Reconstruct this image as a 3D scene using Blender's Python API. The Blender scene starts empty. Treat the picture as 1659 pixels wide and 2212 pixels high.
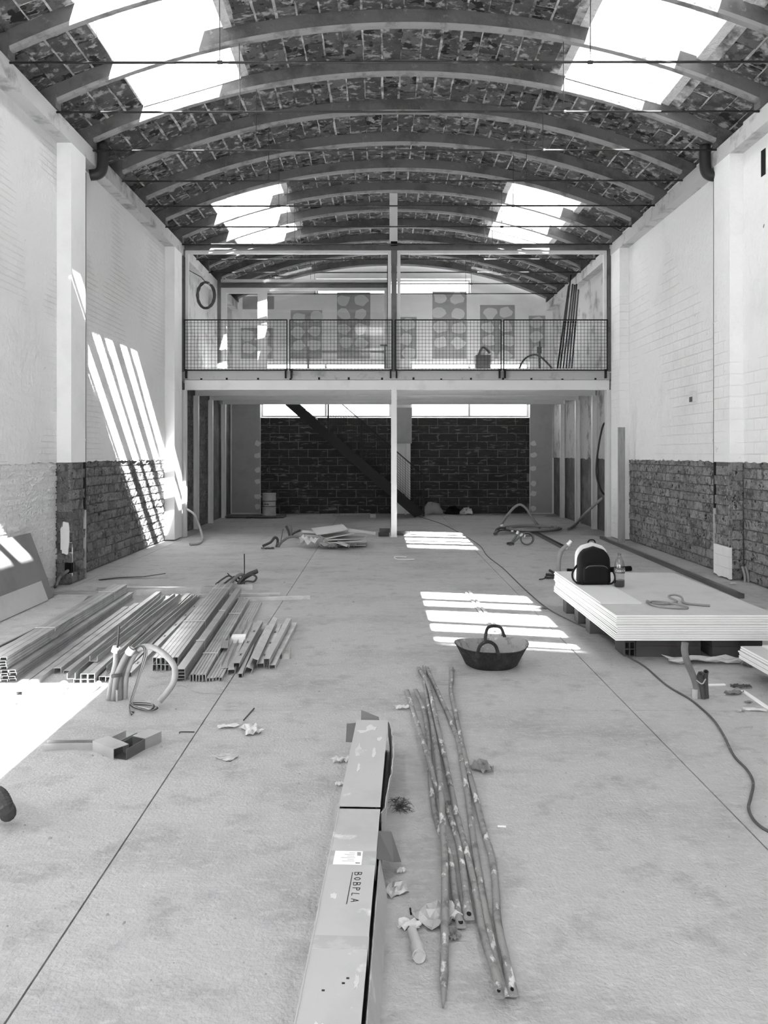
import bpy, math, random
from mathutils import Vector, Matrix

# ------------------------------------------------------------------ camera, light, exposure
S = bpy.context.scene
COL = S.collection
EYE = 1.55
FPX = 1700.0
cd = bpy.data.cameras.new('camera'); cam = bpy.data.objects.new('camera', cd); COL.objects.link(cam)
cam.location = (0, 0, EYE); cam.rotation_euler = (math.pi/2, 0, 0)
cd.sensor_width = 36; cd.lens = FPX/2212*36; cd.shift_x = 8.5/2212; cd.shift_y = -127/2212
cd.clip_start = 0.05; cd.clip_end = 200
S.camera = cam

W = bpy.data.worlds.new('sky'); S.world = W; W.use_nodes = True
bg = W.node_tree.nodes['Background']; bg.inputs[0].default_value = (1, 1, 1, 1); bg.inputs[1].default_value = 1.0

SUN_DIR = Vector((-0.295, 0.925, -1.0)).normalized()
sl = bpy.data.lights.new('sun', 'SUN'); sl.energy = 17.0; sl.angle = math.radians(0.42)
sun = bpy.data.objects.new('sun', sl); COL.objects.link(sun); sun.location = (3, -9, 12)
sun.rotation_euler = SUN_DIR.to_track_quat('-Z', 'Y').to_euler()

S.view_settings.view_transform = 'Standard'; S.view_settings.look = 'None'
S.view_settings.gamma = 1.0; S.view_settings.use_curve_mapping = False
S.view_settings.exposure = 3.2
try:
    S.cycles.max_bounces = 8; S.cycles.diffuse_bounces = 6; S.cycles.transparent_max_bounces = 16
    S.cycles.sample_clamp_indirect = 12.0
except Exception:
    pass

ORD = 'first second third fourth fifth sixth seventh eighth ninth tenth eleventh twelfth thirteenth fourteenth fifteenth sixteenth seventeenth eighteenth nineteenth twentieth'.split()
R = random.Random(7)
def U(a, b): return R.uniform(a, b)

# ------------------------------------------------------------------ measuring: photo pixel on a level plane -> metres
def at(u, v, z=0.0):
    d = (EYE - z)*FPX/(v - 979.0)
    return Vector(((u - 821.0)/FPX*d, d, z))
def atd(u, v, d):
    return Vector(((u - 821.0)/FPX*d, d, EYE + (979.0 - v)/FPX*d))

# ------------------------------------------------------------------ materials
def lin(s): return s/12.92 if s <= 0.04045 else ((s + 0.055)/1.055)**2.4
MATS = {}
def M(name, base, rough=0.8, metal=0.0, n1=None, n2=None, n3=None, blot=None, bump=None, rnd=0.0, perobj=False, spec=0.3, brick=None):
    """procedural grey. n1/n2 = (scale, value, lo, hi) noise veils towards value; blot = (scale, value, size) round stains;
    bump = (scale, strength, distance); rnd = random tint per object; brick = (w, h, strength) faint courses in relief"""
    m = bpy.data.materials.new(name); m.use_nodes = True; nt = m.node_tree; N = nt.nodes; L = nt.links
    bs = N['Principled BSDF']; bs.inputs['Roughness'].default_value = rough; bs.inputs['Metallic'].default_value = metal
    bs.inputs['Specular IOR Level'].default_value = spec
    tc = N.new('ShaderNodeTexCoord'); co = tc.outputs['Object']
    if perobj:
        oi = N.new('ShaderNodeObjectInfo'); mp = N.new('ShaderNodeVectorMath'); mp.operation = 'ADD'
        sc = N.new('ShaderNodeMath'); sc.operation = 'MULTIPLY'; sc.inputs[1].default_value = 53.0
        L.new(oi.outputs['Random'], sc.inputs[0]); L.new(co, mp.inputs[0]); L.new(sc.outputs[0], mp.inputs[1]); co = mp.outputs[0]
    b = lin(base)
    cur = None
    rgb = N.new('ShaderNodeRGB'); rgb.outputs[0].default_value = (b, b, b, 1); cur = rgb.outputs[0]
    if rnd:
        oi2 = N.new('ShaderNodeObjectInfo'); mr = N.new('ShaderNodeMapRange'); mr.inputs[3].default_value = 1 - rnd; mr.inputs[4].default_value = 1 + rnd
        L.new(oi2.outputs['Random'], mr.inputs[0]); mu = N.new('ShaderNodeMix'); mu.data_type = 'RGBA'; mu.blend_type = 'MULTIPLY'; mu.inputs[0].default_value = 1
        L.new(cur, mu.inputs[6]); L.new(mr.outputs[0], mu.inputs[7]); cur = mu.outputs[2]
    def veil(fac, val):
        nonlocal cur
        mx = N.new('ShaderNodeMix'); mx.data_type = 'RGBA'; v = lin(val)
        L.new(fac, mx.inputs[0]); L.new(cur, mx.inputs[6]); mx.inputs[7].default_value = (v, v, v, 1); cur = mx.outputs[2]
    for nn in (n1, n2, n3):
        if nn:
            nz = N.new('ShaderNodeTexNoise'); nz.inputs['Scale'].default_value = nn[0]; nz.inputs['Detail'].default_value = 8
            nz.inputs['Roughness'].default_value = 0.62
            if len(nn) > 4:
                mp2 = N.new('ShaderNodeMapping'); mp2.inputs['Scale'].default_value = nn[4]; L.new(co, mp2.inputs[0]); L.new(mp2.outputs[0], nz.inputs[0])
            else: L.new(co, nz.inputs[0])
            mr = N.new('ShaderNodeMapRange'); mr.inputs[1].default_value = nn[2]; mr.inputs[2].default_value = nn[3]
            L.new(nz.outputs[0], mr.inputs[0]); veil(mr.outputs[0], nn[1])
    if blot:
        wz = N.new('ShaderNodeTexNoise'); wz.inputs['Scale'].default_value = blot[0]*1.7; L.new(co, wz.inputs[0])
        mxv = N.new('ShaderNodeMix'); mxv.data_type = 'VECTOR'; mxv.inputs[0].default_value = 0.25
        L.new(co, mxv.inputs[4]); L.new(wz.outputs['Color'], mxv.inputs[5])
        vo = N.new('ShaderNodeTexVoronoi'); vo.inputs['Scale'].default_value = blot[0]; L.new(mxv.outputs[1], vo.inputs[0])
        mr = N.new('ShaderNodeMapRange'); mr.inputs[1].default_value = blot[2]; mr.inputs[2].default_value = blot[2]*.85
        L.new(vo.outputs['Distance'], mr.inputs[0])
        gt = N.new('ShaderNodeMath'); gt.operation = 'GREATER_THAN'; gt.inputs[1].default_value = 0.55
        sx = N.new('ShaderNodeSeparateColor'); L.new(vo.outputs['Color'], sx.inputs[0]); L.new(sx.outputs[0], gt.inputs[0])
        mm = N.new('ShaderNodeMath'); mm.operation = 'MULTIPLY'; L.new(gt.outputs[0], mm.inputs[0]); L.new(mr.outputs[0], mm.inputs[1])
        veil(mm.outputs[0], blot[1])
    L.new(cur, bs.inputs['Base Color'])
    h = None
    if bump:
        nb = N.new('ShaderNodeTexNoise'); nb.inputs['Scale'].default_value = bump[0]; nb.inputs['Detail'].default_value = 6; L.new(co, nb.inputs[0])
        h = nb.outputs[0]
        if brick:
            sp = N.new('ShaderNodeSeparateXYZ'); L.new(co, sp.inputs[0]); cb = N.new('ShaderNodeCombineXYZ')
            L.new(sp.outputs[1], cb.inputs[0]); L.new(sp.outputs[2], cb.inputs[1])
            bt = N.new('ShaderNodeTexBrick'); bt.inputs['Scale'].default_value = 1.0; bt.inputs['Brick Width'].default_value = brick[0]; bt.inputs['Row Height'].default_value = brick[1]
            bt.inputs['Mortar Size'].default_value = 0.006; bt.inputs['Mortar Smooth'].default_value = 0.6
            L.new(cb.outputs[0], bt.inputs[0])
            nm = N.new('ShaderNodeTexNoise'); nm.inputs['Scale'].default_value = 0.55; L.new(co, nm.inputs[0])
            mr = N.new('ShaderNodeMapRange'); mr.inputs[1].default_value = 0.47; mr.inputs[2].default_value = 0.58; mr.inputs[4].default_value = brick[2]; L.new(nm.outputs[0], mr.inputs[0])
            m2 = N.new('ShaderNodeMath'); m2.operation = 'MULTIPLY'; L.new(bt.outputs['Fac'], m2.inputs[0]); L.new(mr.outputs[0], m2.inputs[1])
            m3 = N.new('ShaderNodeMath'); m3.operation = 'SUBTRACT'; L.new(h, m3.inputs[0]); L.new(m2.outputs[0], m3.inputs[1]); h = m3.outputs[0]
        bp = N.new('ShaderNodeBump'); bp.inputs['Strength'].default_value = bump[1]; bp.inputs['Distance'].default_value = bump[2]
        L.new(h, bp.inputs['Height']); L.new(bp.outputs[0], bs.inputs['Normal'])
    MATS[name] = m
    return m

M('floor', 0.66, 0.75, n1=(0.8, 0.58, 0.48, 0.68, (1, 1.6, 1)), n2=(5.0, 0.52, 0.52, 0.80), n3=(17, 0.73, 0.50, 0.85, (1, 1.8, 1)), bump=(70, 0.6, 0.012))
M('joint', 0.16, 0.9)
M('plaster_right', 0.92, 0.85, n1=(1.2, 0.87, 0.5, 0.8), n2=(9, 0.72, 0.68, 0.76), blot=(1.7, 0.42, 0.022), bump=(14, 0.6, 0.03), brick=(0.3, 0.14, 2.2))
M('plaster_left', 0.86, 0.85, n1=(1.1, 0.79, 0.5, 0.8), n2=(9, 0.64, 0.68, 0.76), blot=(1.7, 0.36, 0.022), bump=(14, 0.6, 0.03), brick=(0.3, 0.07, 1.6))
M('plaster_clean', 0.90, 0.85, n1=(2, 0.84, 0.5, 0.8), bump=(20, 0.15, 0.01))
M('wall_core', 0.38, 0.95, n1=(3, 0.50, 0.45, 0.7), bump=(25, 0.8, 0.03))
M('brick_dark', 0.56, 0.95, n1=(9, 0.38, 0.5, 0.62), n2=(16, 0.70, 0.58, 0.72), blot=(11, 0.22, 0.30), bump=(30, 1.0, 0.05), rnd=0.24, perobj=True)
M('brick_darker', 0.48, 0.95, n1=(8, 0.34, 0.5, 0.62), n2=(16, 0.60, 0.62, 0.78), blot=(11, 0.20, 0.24), bump=(30, 1.0, 0.05), rnd=0.24, perobj=True)
M('brick_white', 0.86, 0.9, n1=(10, 0.79, 0.5, 0.75), bump=(30, 0.9, 0.04), rnd=0.03, perobj=True)
M('vault_mortar', 0.66, 0.95, n1=(5, 0.84, 0.46, 0.60), n2=(2.6, 0.30, 0.46, 0.58), bump=(30, 0.8, 0.03))
M('vault_brick', 0.34, 0.95, n1=(7, 0.25, 0.48, 0.6), n2=(8, 0.60, 0.54, 0.63), blot=(6, 0.14, 0.42), bump=(25, 0.6, 0.02), rnd=0.32, perobj=True)
M('rib_soffit_lit', 0.56, 0.9, n1=(5, 0.42, 0.5, 0.66), bump=(18, 0.5, 0.02))  # paler than the rib: light bounced off the floor, put into the colour
M('rib', 0.40, 0.85, n1=(2.2, 0.32, 0.48, 0.62), n2=(11, 0.54, 0.62, 0.75), bump=(18, 0.5, 0.02))
M('beam_plaster', 0.74, 0.9, n1=(2.5, 0.52, 0.52, 0.66), bump=(12, 0.5, 0.02))
M('curb', 0.86, 0.9, n1=(9, 0.78, 0.5, 0.7), bump=(22, 1.0, 0.06))
M('white_metal', 0.82, 0.45, n1=(3, 0.74, 0.55, 0.8), spec=0.5)
M('steel_grey', 0.42, 0.5, 0.3, n1=(4, 0.32, 0.5, 0.7))
M('edge_beam', 0.68, 0.7, n1=(4, 0.52, 0.55, 0.75), n2=(2.5, 0.30, 0.68, 0.76), bump=(25, 0.3, 0.01))
M('black_steel', 0.06, 0.5, 0.3)
M('rod', 0.24, 0.5, 0.4, n1=(6, 0.4, 0.55, 0.7))
M('pipe_dark', 0.17, 0.4)
M('pipe_pale', 0.66, 0.6, n1=(5, 0.5, 0.5, 0.7))
M('block', 0.24, 0.95, n1=(5, 0.19, 0.4, 0.6, (1, 1, 6)), n2=(3.5, 0.48, 0.57, 0.66, (1, 1, 5)), bump=(30, 0.5, 0.02), rnd=0.2, perobj=True)
M('block_mortar', 0.47, 0.95, n1=(6, 0.38, 0.5, 0.7))
M('board_face', 0.72, 0.85, n1=(3, 0.66, 0.5, 0.8))
M('board_edge', 0.90, 0.8)
M('board_grey', 0.48, 0.85, n1=(3, 0.42, 0.5, 0.8))
M('patch_grey', 0.62, 0.9, n1=(4, 0.57, 0.5, 0.8))
M('patch_pale', 0.80, 0.9)
M('galv', 0.72, 0.34, 0.65, n1=(5, 0.62, 0.45, 0.7), rnd=0.18)
M('galv_dark', 0.38, 0.4, 0.4, n1=(5, 0.34, 0.45, 0.7))
M('dark_end', 0.06, 0.9)
M('strap', 0.80, 0.5)
M('conduit', 0.44, 0.55, n1=(8, 0.36, 0.5, 0.7), rnd=0.1)
M('conduit_pale', 0.60, 0.55, n1=(8, 0.52, 0.5, 0.7))
M('conduit_dark', 0.26, 0.6)
M('wire', 0.55, 0.5)
M('wire_dark', 0.20, 0.5)
M('cable', 0.30, 0.6, n1=(20, 0.5, 0.6, 0.7))
M('cardboard', 0.68, 0.85, n1=(2.5, 0.62, 0.5, 0.75), n2=(6, 0.80, 0.62, 0.70), bump=(40, 0.1, 0.005))
M('cardboard_dark', 0.42, 0.9)
M('cardboard_edge', 0.80, 0.9)
M('tape', 0.66, 0.25, n1=(12, 0.74, 0.5, 0.7), spec=0.6)
M('paper', 0.78, 0.8, n1=(6, 0.68, 0.5, 0.7))
M('ink', 0.14, 0.8)
M('ink_soft', 0.42, 0.8)
M('pole', 0.53, 0.6, 0.15, n1=(14, 0.40, 0.5, 0.65), n2=(26, 0.80, 0.57, 0.64, (1, .5, 1)), bump=(30, 0.5, 0.01))
M('rubber', 0.15, 0.75, n1=(20, 0.34, 0.58, 0.72), n2=(5, 0.24, 0.5, 0.7), bump=(45, 0.8, 0.02))
M('rubber_dust', 0.56, 0.95, n1=(12, 0.38, 0.5, 0.65), n2=(18, 0.72, 0.6, 0.7), bump=(40, 0.6, 0.02))
M('mortar_dry', 0.74, 0.95, n1=(15, 0.62, 0.5, 0.7), bump=(30, 0.9, 0.03))
M('bag_black', 0.035, 0.85)
M('bag_grey', 0.80, 0.8)
M('wood', 0.62, 0.75, n1=(3, 0.5, 0.5, 0.75, (8, 8, 1)))
M('wood_dark', 0.34, 0.85, n1=(3, 0.26, 0.5, 0.75, (2, 8, 8)))
M('clay_dark', 0.30, 0.9, n1=(6, 0.24, 0.5, 0.7))
M('hose', 0.52, 0.6)
M('hose_pale', 0.62, 0.6)
M('drum', 0.66, 0.5, n1=(5, 0.56, 0.5, 0.7))
M('cola', 0.05, 0.1, spec=0.6)
M('label_print', 0.36, 0.4)
M('label_white', 0.92, 0.4)
M('debris', 0.5, 0.9, rnd=0.4, perobj=True)
M('street', 0.60, 0.9, n1=(1, 0.5, 0.5, 0.7))
M('facade', 0.70, 0.9, n1=(1, 0.6, 0.5, 0.7))

def glass(name, tint=0.94, gloss=0.06, dust=0.0, dustv=0.8):
    m = bpy.data.materials.new(name); m.use_nodes = True; nt = m.node_tree; N = nt.nodes; L = nt.links
    N.remove(N['Principled BSDF']); out = N['Material Output']
    tr = N.new('ShaderNodeBsdfTransparent'); tr.inputs[0].default_value = (tint, tint, tint, 1)
    gl = N.new('ShaderNodeBsdfGlossy'); gl.inputs['Roughness'].default_value = 0.03
    mx = N.new('ShaderNodeMixShader'); mx.inputs[0].default_value = gloss
    L.new(tr.outputs[0], mx.inputs[1]); L.new(gl.outputs[0], mx.inputs[2]); last = mx
    if dust:
        df = N.new('ShaderNodeBsdfDiffuse'); v = lin(dustv); df.inputs[0].default_value = (v, v, v, 1)
        m2 = N.new('ShaderNodeMixShader'); m2.inputs[0].default_value = dust
        L.new(mx.outputs[0], m2.inputs[1]); L.new(df.outputs[0], m2.inputs[2]); last = m2
    L.new(last.outputs[0], out.inputs[0]); MATS[name] = m
glass('glass', 0.95, 0.05)
glass('glass_roof', 0.92, 0.04, 0.08)
glass('bottle_glass', 0.86, 0.12)

# ------------------------------------------------------------------ mesh helpers
class MB:
    def __init__(self): self.v = []; self.f = []
    def add(self, vs, fs):
        o = len(self.v); self.v += [Vector(p) for p in vs]; self.f += [tuple(i + o for i in f) for f in fs]; return self
    def box(self, x0, x1, y0, y1, z0, z1):
        return self.add([(x0,y0,z0),(x1,y0,z0),(x1,y1,z0),(x0,y1,z0),(x0,y0,z1),(x1,y0,z1),(x1,y1,z1),(x0,y1,z1)],
                        [(0,3,2,1),(4,5,6,7),(0,1,5,4),(1,2,6,5),(2,3,7,6),(3,0,4,7)])
    def hexa(self, p):      # 8 points: bottom 4 then top 4
        return self.add(p, [(0,3,2,1),(4,5,6,7),(0,1,5,4),(1,2,6,5),(2,3,7,6),(3,0,4,7)])
    def extrude(self, sec, p0, p1, up=(0,0,1), roll=0.0):
        """closed 2D section swept straight from p0 to p1 (x = side, y = up)"""
        p0 = Vector(p0); p1 = Vector(p1); t = (p1 - p0).normalized(); s = t.cross(Vector(up)).normalized(); n = s.cross(t).normalized()
        if roll: q = Matrix.Rotation(roll, 3, t); s = q @ s; n = q @ n
        k = len(sec); vs = [p + s*a + n*b for p in (p0, p1) for a, b in sec]
        fs = [(i, (i+1) % k, k + (i+1) % k, k + i) for i in range(k)] + [tuple(range(k-1, -1, -1)), tuple(range(k, 2*k))]
        return self.add(vs, fs)
    def tube(self, pts, r, n=8, hollow=0.0, cap=True, ell=None):
        pts = [Vector(p) for p in pts]; m = len(pts); rs = r if isinstance(r, (list, tuple)) else [r]*m
        ts = [(pts[min(i+1, m-1)] - pts[max(i-1, 0)]).normalized() for i in range(m)]
        a = Vector((0,0,1)) if abs(ts[0].z) < 0.9 else Vector((1,0,0))
        nx = ts[0].cross(a).normalized(); rings = []
        for i in range(m):
            nx = (nx - ts[i]*nx.dot(ts[i])).normalized(); ny = ts[i].cross(nx)
            rings.append([pts[i] + (nx*math.cos(2*math.pi*j/n) + ny*math.sin(2*math.pi*j/n)*(ell[i] if ell else 1))*rs[i] for j in range(n)])
        vs = [p for q in rings for p in q]
        fs = [(i*n + j, i*n + (j+1) % n, (i+1)*n + (j+1) % n, (i+1)*n + j) for i in range(m-1) for j in range(n)]
        if hollow:
            for end in (0, m-1):
                c = pts[end]; dr = ts[end]*(1 if end == 0 else -1); b0 = end*n; b1 = len(vs)
                vs += [c + (rings[end][j] - c)*hollow for j in range(n)]; b2 = len(vs)
                vs += [c + (rings[end][j] - c)*hollow + dr*rs[end]*2.5 for j in range(n)]
                for j in range(n):
                    k = (j+1) % n
                    fs += [(b0+j, b0+k, b1+k, b1+j), (b1+j, b1+k, b2+k, b2+j)]
                fs.append(tuple(b2 + j for j in range(n)))
        elif cap: fs += [tuple(range(n-1, -1, -1)), tuple(range((m-1)*n, m*n))]
        return self.add(vs, fs)
    def lathe(self, prof, c=(0,0,0), n=24, sx=1, sy=1):
        c = Vector(c); m = len(prof)
        vs = [c + Vector((r*math.cos(2*math.pi*j/n)*sx, r*math.sin(2*math.pi*j/n)*sy, z)) for r, z in prof for j in range(n)]
        fs = [(i*n+j, i*n+(j+1) % n, (i+1)*n+(j+1) % n, (i+1)*n+j) for i in range(m-1) for j in range(n)]
        fs += [tuple(range(n-1, -1, -1)), tuple(range((m-1)*n, m*n))]
        return self.add(vs, fs)
    def mesh(self, name, mat, smooth=False):
        me = bpy.data.meshes.new(name); me.from_pydata([tuple(p) for p in self.v], [], self.f); me.update()
        if mat: me.materials.append(MATS[mat])
        if smooth:
            for p in me.polygons: p.use_smooth = True
        return me
    def build(self, name, mat, parent=None, smooth=False, kind=None, base=False, off=None):
        """base=True puts the origin at the bottom centre"""
        o0 = Vector((0,0,0))
        if base and self.v:
            lo = Vector((min(p.x for p in self.v), min(p.y for p in self.v), min(p.z for p in self.v)))
            hi = Vector((max(p.x for p in self.v), max(p.y for p in self.v), max(p.z for p in self.v)))
            o0 = Vector(((lo.x+hi.x)/2, (lo.y+hi.y)/2, lo.z)); self.v = [p - o0 for p in self.v]
        if off is not None: self.v = [p - off for p in self.v]
        o = bpy.data.objects.new(name, self.mesh(name, mat, smooth)); COL.objects.link(o); o.location = o0
        if parent: o.parent = parent
        if kind: o['kind'] = kind
        return o
def smooth_by_angle(o, deg=40):
    me = o.data
    for p in me.polygons: p.use_smooth = True
    try: me.set_sharp_from_angle(angle=math.radians(deg))
    except Exception: pass
    return o
def empty(name, loc=(0,0,0), rz=0):
    o = bpy.data.objects.new(name, None); COL.objects.link(o); o.location = loc; o.rotation_euler = (0,0,rz); return o
def tag(o, label, cat, group=None, kind=None):
    o['label'] = label; o['category'] = cat
    if group: o['group'] = group
    if kind: o['kind'] = kind
    return o
def inst(name, me, parent=None, loc=(0,0,0), rot=(0,0,0), scale=(1,1,1)):
    o = bpy.data.objects.new(name, me); COL.objects.link(o); o.location = loc; o.rotation_euler = rot; o.scale = scale
    if parent: o.parent = parent
    return o
def spline(pts, n=6):
    """Catmull-Rom through the points"""
    P = [Vector(p) for p in pts]; P = [P[0]*2 - P[1]] + P + [P[-1]*2 - P[-2]]; out = []
    for i in range(1, len(P)-2):
        for k in range(n):
            t = k/n; a, b, c, d = P[i-1], P[i], P[i+1], P[i+2]
            out.append(0.5*((2*b) + (c-a)*t + (2*a-5*b+4*c-d)*t*t + (3*b-a-3*c+d)*t**3))
    out.append(P[-2]); return out

# ------------------------------------------------------------------ the hall: dimensions
XL, XR = -3.80, 4.42            # wall faces
PL, PR = -3.63, 4.255           # pilaster faces
YB = 20.15                      # back wall
Y0 = -5.0                       # street front (behind the camera)
XC, ZC, RB, RV = 0.31, -3.14, 9.47, 9.65
RIB0, PITCH = 7.71, 1.12
ribs = [RIB0 + PITCH*k for k in range(-7, 12)]
def arc(th, r): return (XC + r*math.sin(th), ZC + r*math.cos(th))
WZ = 1.44                       # top of the bare brick

# floor: slabs with saw-cut joints
floor = MB().box(-4.1, 4.75, Y0-8, YB+0.3, -0.12, -0.02).build('floor', 'joint', kind='structure')
tag(floor, 'pale concrete floor slabs with thin joints across the hall', 'floor')
xs = [-4.05, -3.56, -1.02, 1.516, 4.05, 4.70]; ys = [Y0, -0.3, 4.74, 9.78, 14.82, YB+0.2]
for i in range(len(xs)-1):
    for j in range(len(ys)-1):
        g = 0.0035
        MB().box(xs[i]+g, xs[i+1]-g, ys[j]+g, ys[j+1]-g, -0.06, 0.0).build('floor_slab', 'floor', floor)
ground = MB().add([(-60,-40,-0.13),(60,-40,-0.13),(60,60,-0.13),(-60,60,-0.13)], [(0,1,2,3)]).build('ground_outside', 'street', kind='structure')
tag(ground, 'grey street ground around the building', 'ground')

# ------------------------------------------------------------------ walls
def rough_brick(name, L, H, T, mat, seed, amp=0.006):
    """a brick with an uneven front (+x side is the face), origin at the back centre"""
    rr = random.Random(seed); mb = MB(); ny, nz = 4, 3; vs = []; fs = []
    for i in range(ny):
        for k in range(nz):
            y = -L/2 + L*i/(ny-1); z = -H/2 + H*k/(nz-1); e = (i in (0, ny-1)) or (k in (0, nz-1))
            vs.append((T - (0.004 if e else 0) + rr.uniform(-amp, amp), y + rr.uniform(-.004, .004), z + rr.uniform(-.004, .004)))
    for i in range(ny-1):
        for k in range(nz-1):
            a = i*nz + k; fs.append((a, a+nz, a+nz+1, a+1))
    n = len(vs); vs += [(0,-L/2,-H/2),(0,L/2,-H/2),(0,L/2,H/2),(0,-L/2,H/2)]
    bot = [i*nz for i in range(ny)]; top = [i*nz+nz-1 for i in range(ny)]
    fs += [tuple([n] + [n+1] + bot[::-1]), tuple([n+3] + top + [n+2]), tuple([n, 0, 1, 2, n+3]), tuple([n+1, n+2] + [(ny-1)*nz+k for k in range(nz-1, -1, -1)])]
    return mb.add(vs, fs).mesh(name, mat)
def brick_set(tagn, L, H, T, mat, n=5, amp=0.006): return [rough_brick('brick_' + tagn, L, H, T, mat, 11*i+len(tagn), amp) for i in range(n)]
def lay_bricks(parent, meshes, x, face, y0, y1, z0, z1, L, H, gap=0.015, name='brick', hide=0.0):
    """courses on a wall facing +x (face=1) or -x (face=-1)"""
    row = 0; z = z0
    while z + H*0.6 < z1:
        y = y0 - (L+gap)*(0.5 if row % 2 else 0.0)
        while y < y1:
            a = max(y, y0); b = min(y + L, y1)
            if b - a > 0.05 and R.random() > hide:
                h = min(H, z1 - z)
                inst(name, R.choice(meshes), parent, (x + face*U(-.007, .006), (a+b)/2, z + h/2), (0, 0, 0 if face > 0 else math.pi), (1, (b-a)/L, h/H))
            y += L + gap
        z += H + gap; row += 1
def ragged_coat(name, mat, parent, x, face, y0, y1, zb, zt, th, jag=0.02, seed=1):
    """plaster coat with a broken lower edge"""
    rr = random.Random(seed); n = max(2, int((y1-y0)/0.07)); mb = MB(); vs = []; fs = []
    for i in range(n+1):
        y = y0 + (y1-y0)*i/n; z = zb + rr.uniform(-jag, jag)*(2.2 if rr.random() < .12 else 1)
        vs += [(x + face*th, y, z), (x + face*th, y, zt), (x, y, z), (x, y, zt)]
    for i in range(n):
        a = i*4; b = a+4
        fs += [(a, b, b+1, a+1), (a+2, b+2, b, a), (a+1, b+1, b+3, a+3)]
    fs += [(0, 1, 3, 2), (n*4+2, n*4+3, n*4+1, n*4)]
    return mb.add(vs, fs).build(name, mat, parent)

def plate(cx, cz, rx, rz, y0, y1, seed, n=18):
    rr = random.Random(seed); vs = []; prof = [rr.uniform(.8, 1.12) for _ in range(n)]
    for yy in (y0, y1):
        for i in range(n):
            a = 2*math.pi*i/n; c, s = math.cos(a), math.sin(a); k = prof[i]
            vs.append((cx + rx*k*math.copysign(abs(c)**.5, c), yy, cz + rz*k*math.copysign(abs(s)**.5, s)))
    return MB().add(vs, [tuple(range(n-1, -1, -1)), tuple(range(n, 2*n))] + [(i, (i+1) % n, n+(i+1) % n, n+i) for i in range(n)])
BD = brick_set('dark', .255, .108, .03, 'brick_dark'); BDD = brick_set('darker', .255, .108, .03, 'brick_darker')
BW = brick_set('white', .27, .056, .03, 'brick_white', amp=0.007)
for side in ('left', 'right'):
    f = 1 if side == 'left' else -1; x = XL if f > 0 else XR; coat = 'plaster_left' if f > 0 else 'plaster_right'
    w = MB().box(min(x - f*.03, x - f*.35), max(x - f*.03, x - f*.35), Y0, YB+.3, -0.02, 6.2).build('wall_' + side, 'wall_core', kind='structure')
    tag(w, ('left' if f > 0 else 'right') + ' side wall of plaster over ' + ('dark bare' if f < 0 else 'painted and bare') + ' brick', 'wall')
    ya, yb = (9.25, 9.70) if f > 0 else (9.58, 10.03)
    # plaster coats
    ragged_coat('plaster_coat', coat, w, x - f*.03, f, Y0, ya, WZ, 5.6, .03, .012, 3)
    ragged_coat('plaster_coat', coat, w, x - f*.03, f, yb, 14.6, WZ, 5.6, .03, .012, 4)
    ragged_coat('plaster_coat', 'beam_plaster', w, x - f*.03, f, 14.6, YB, 3.0 if f > 0 else WZ, 5.9, .03, .012, 5)
    # bare brick courses
    if f > 0:
        lay_bricks(w, BW, x - .032, 1, 6.6, ya, 0.02, WZ, .27, .056)
        lay_bricks(w, BDD, x - .034, 1, yb, 14.25, 0.02, WZ, .255, .108)
        MB().box(x-.03, x-.004, Y0, 6.6, 0, WZ).build('plaster_coat', coat, w); MB().box(x-.029, x-.014, 6.6, ya, 0, WZ).build('painted_mortar', 'brick_white', w)
        lay_bricks(w, BDD, x - .034, 1, 14.6, 17.4, 0.02, 2.7, .255, .108)
    else:
        lay_bricks(w, BD, x + .034, -1, 7.9, ya, 0.02, WZ, .255, .108)
        lay_bricks(w, BD, x + .034, -1, yb, 14.25, 0.02, WZ, .255, .108)
        MB().box(x+.004, x+.03, Y0, 7.9, 0, WZ).build('plaster_coat', 'brick_dark', w)
    # ring beam along the top, flush with the pilasters
    px = PL if f > 0 else PR
    rb = MB().box(min(px, x - f*.02), max(px, x - f*.02), Y0, YB, 5.20, 5.40).build('trim_1' if f > 0 else 'trim_2', 'beam_plaster', kind='structure')
    tag(rb, 'plastered ring beam along the top of the ' + side + ' wall', 'beam')
    # pilasters
    for i, (a, b) in enumerate(((ya, yb), (13.9, 14.42) if f > 0 else (13.98, 14.5))):
        p = MB().box(min(px - f*.03, x - f*.02), max(px - f*.03, x - f*.02), a+.03, b, -.01, 5.2).build('pilaster', 'wall_core', kind='structure')
        tag(p, ('nearer' if i == 0 else 'farther') + ' plastered pilaster on the ' + side + ' wall', 'pilaster')
        zb = WZ if i == 0 else 0.02
        c = MB().box(min(px, px-f*.03), max(px, px-f*.03), a, b, zb, 5.2); c.box(min(x - f*.02, px-f*.03), max(x-f*.02, px-f*.03), a, a+.03, zb, 5.2)
        c.build('plaster_coat', 'plaster_clean' if f > 0 else 'plaster_right', p)
        if i == 0:
            lay_bricks(p, BDD if f > 0 else BD, px - f*.034, f, a, b, 0.02 if f > 0 else .42, WZ, .255, .108)
            z = .02
            while z < WZ - .05:
                h = min(.108, WZ-z)
                inst('brick', R.choice(BDD if f > 0 else BD), p, ((x+px)/2, a+.034, z+h/2), (0, 0, -math.pi/2), (1, abs(px-x)/.255, h/.108)); z += .12
            if f > 0:
                ragged_coat('plaster_patch', 'plaster_clean', p, px-.03, 1, a+.02, a+.05, .1, .5, .03)
                plate(-3.70, .54, .05, .19, a-.012, a+.01, 5).build('plaster_patch', 'plaster_clean', p)
            else:
                ragged_coat('plaster_patch', 'plaster_right', p, px+.03, -1, a, b, .02, .40, .034, .01)

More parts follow.
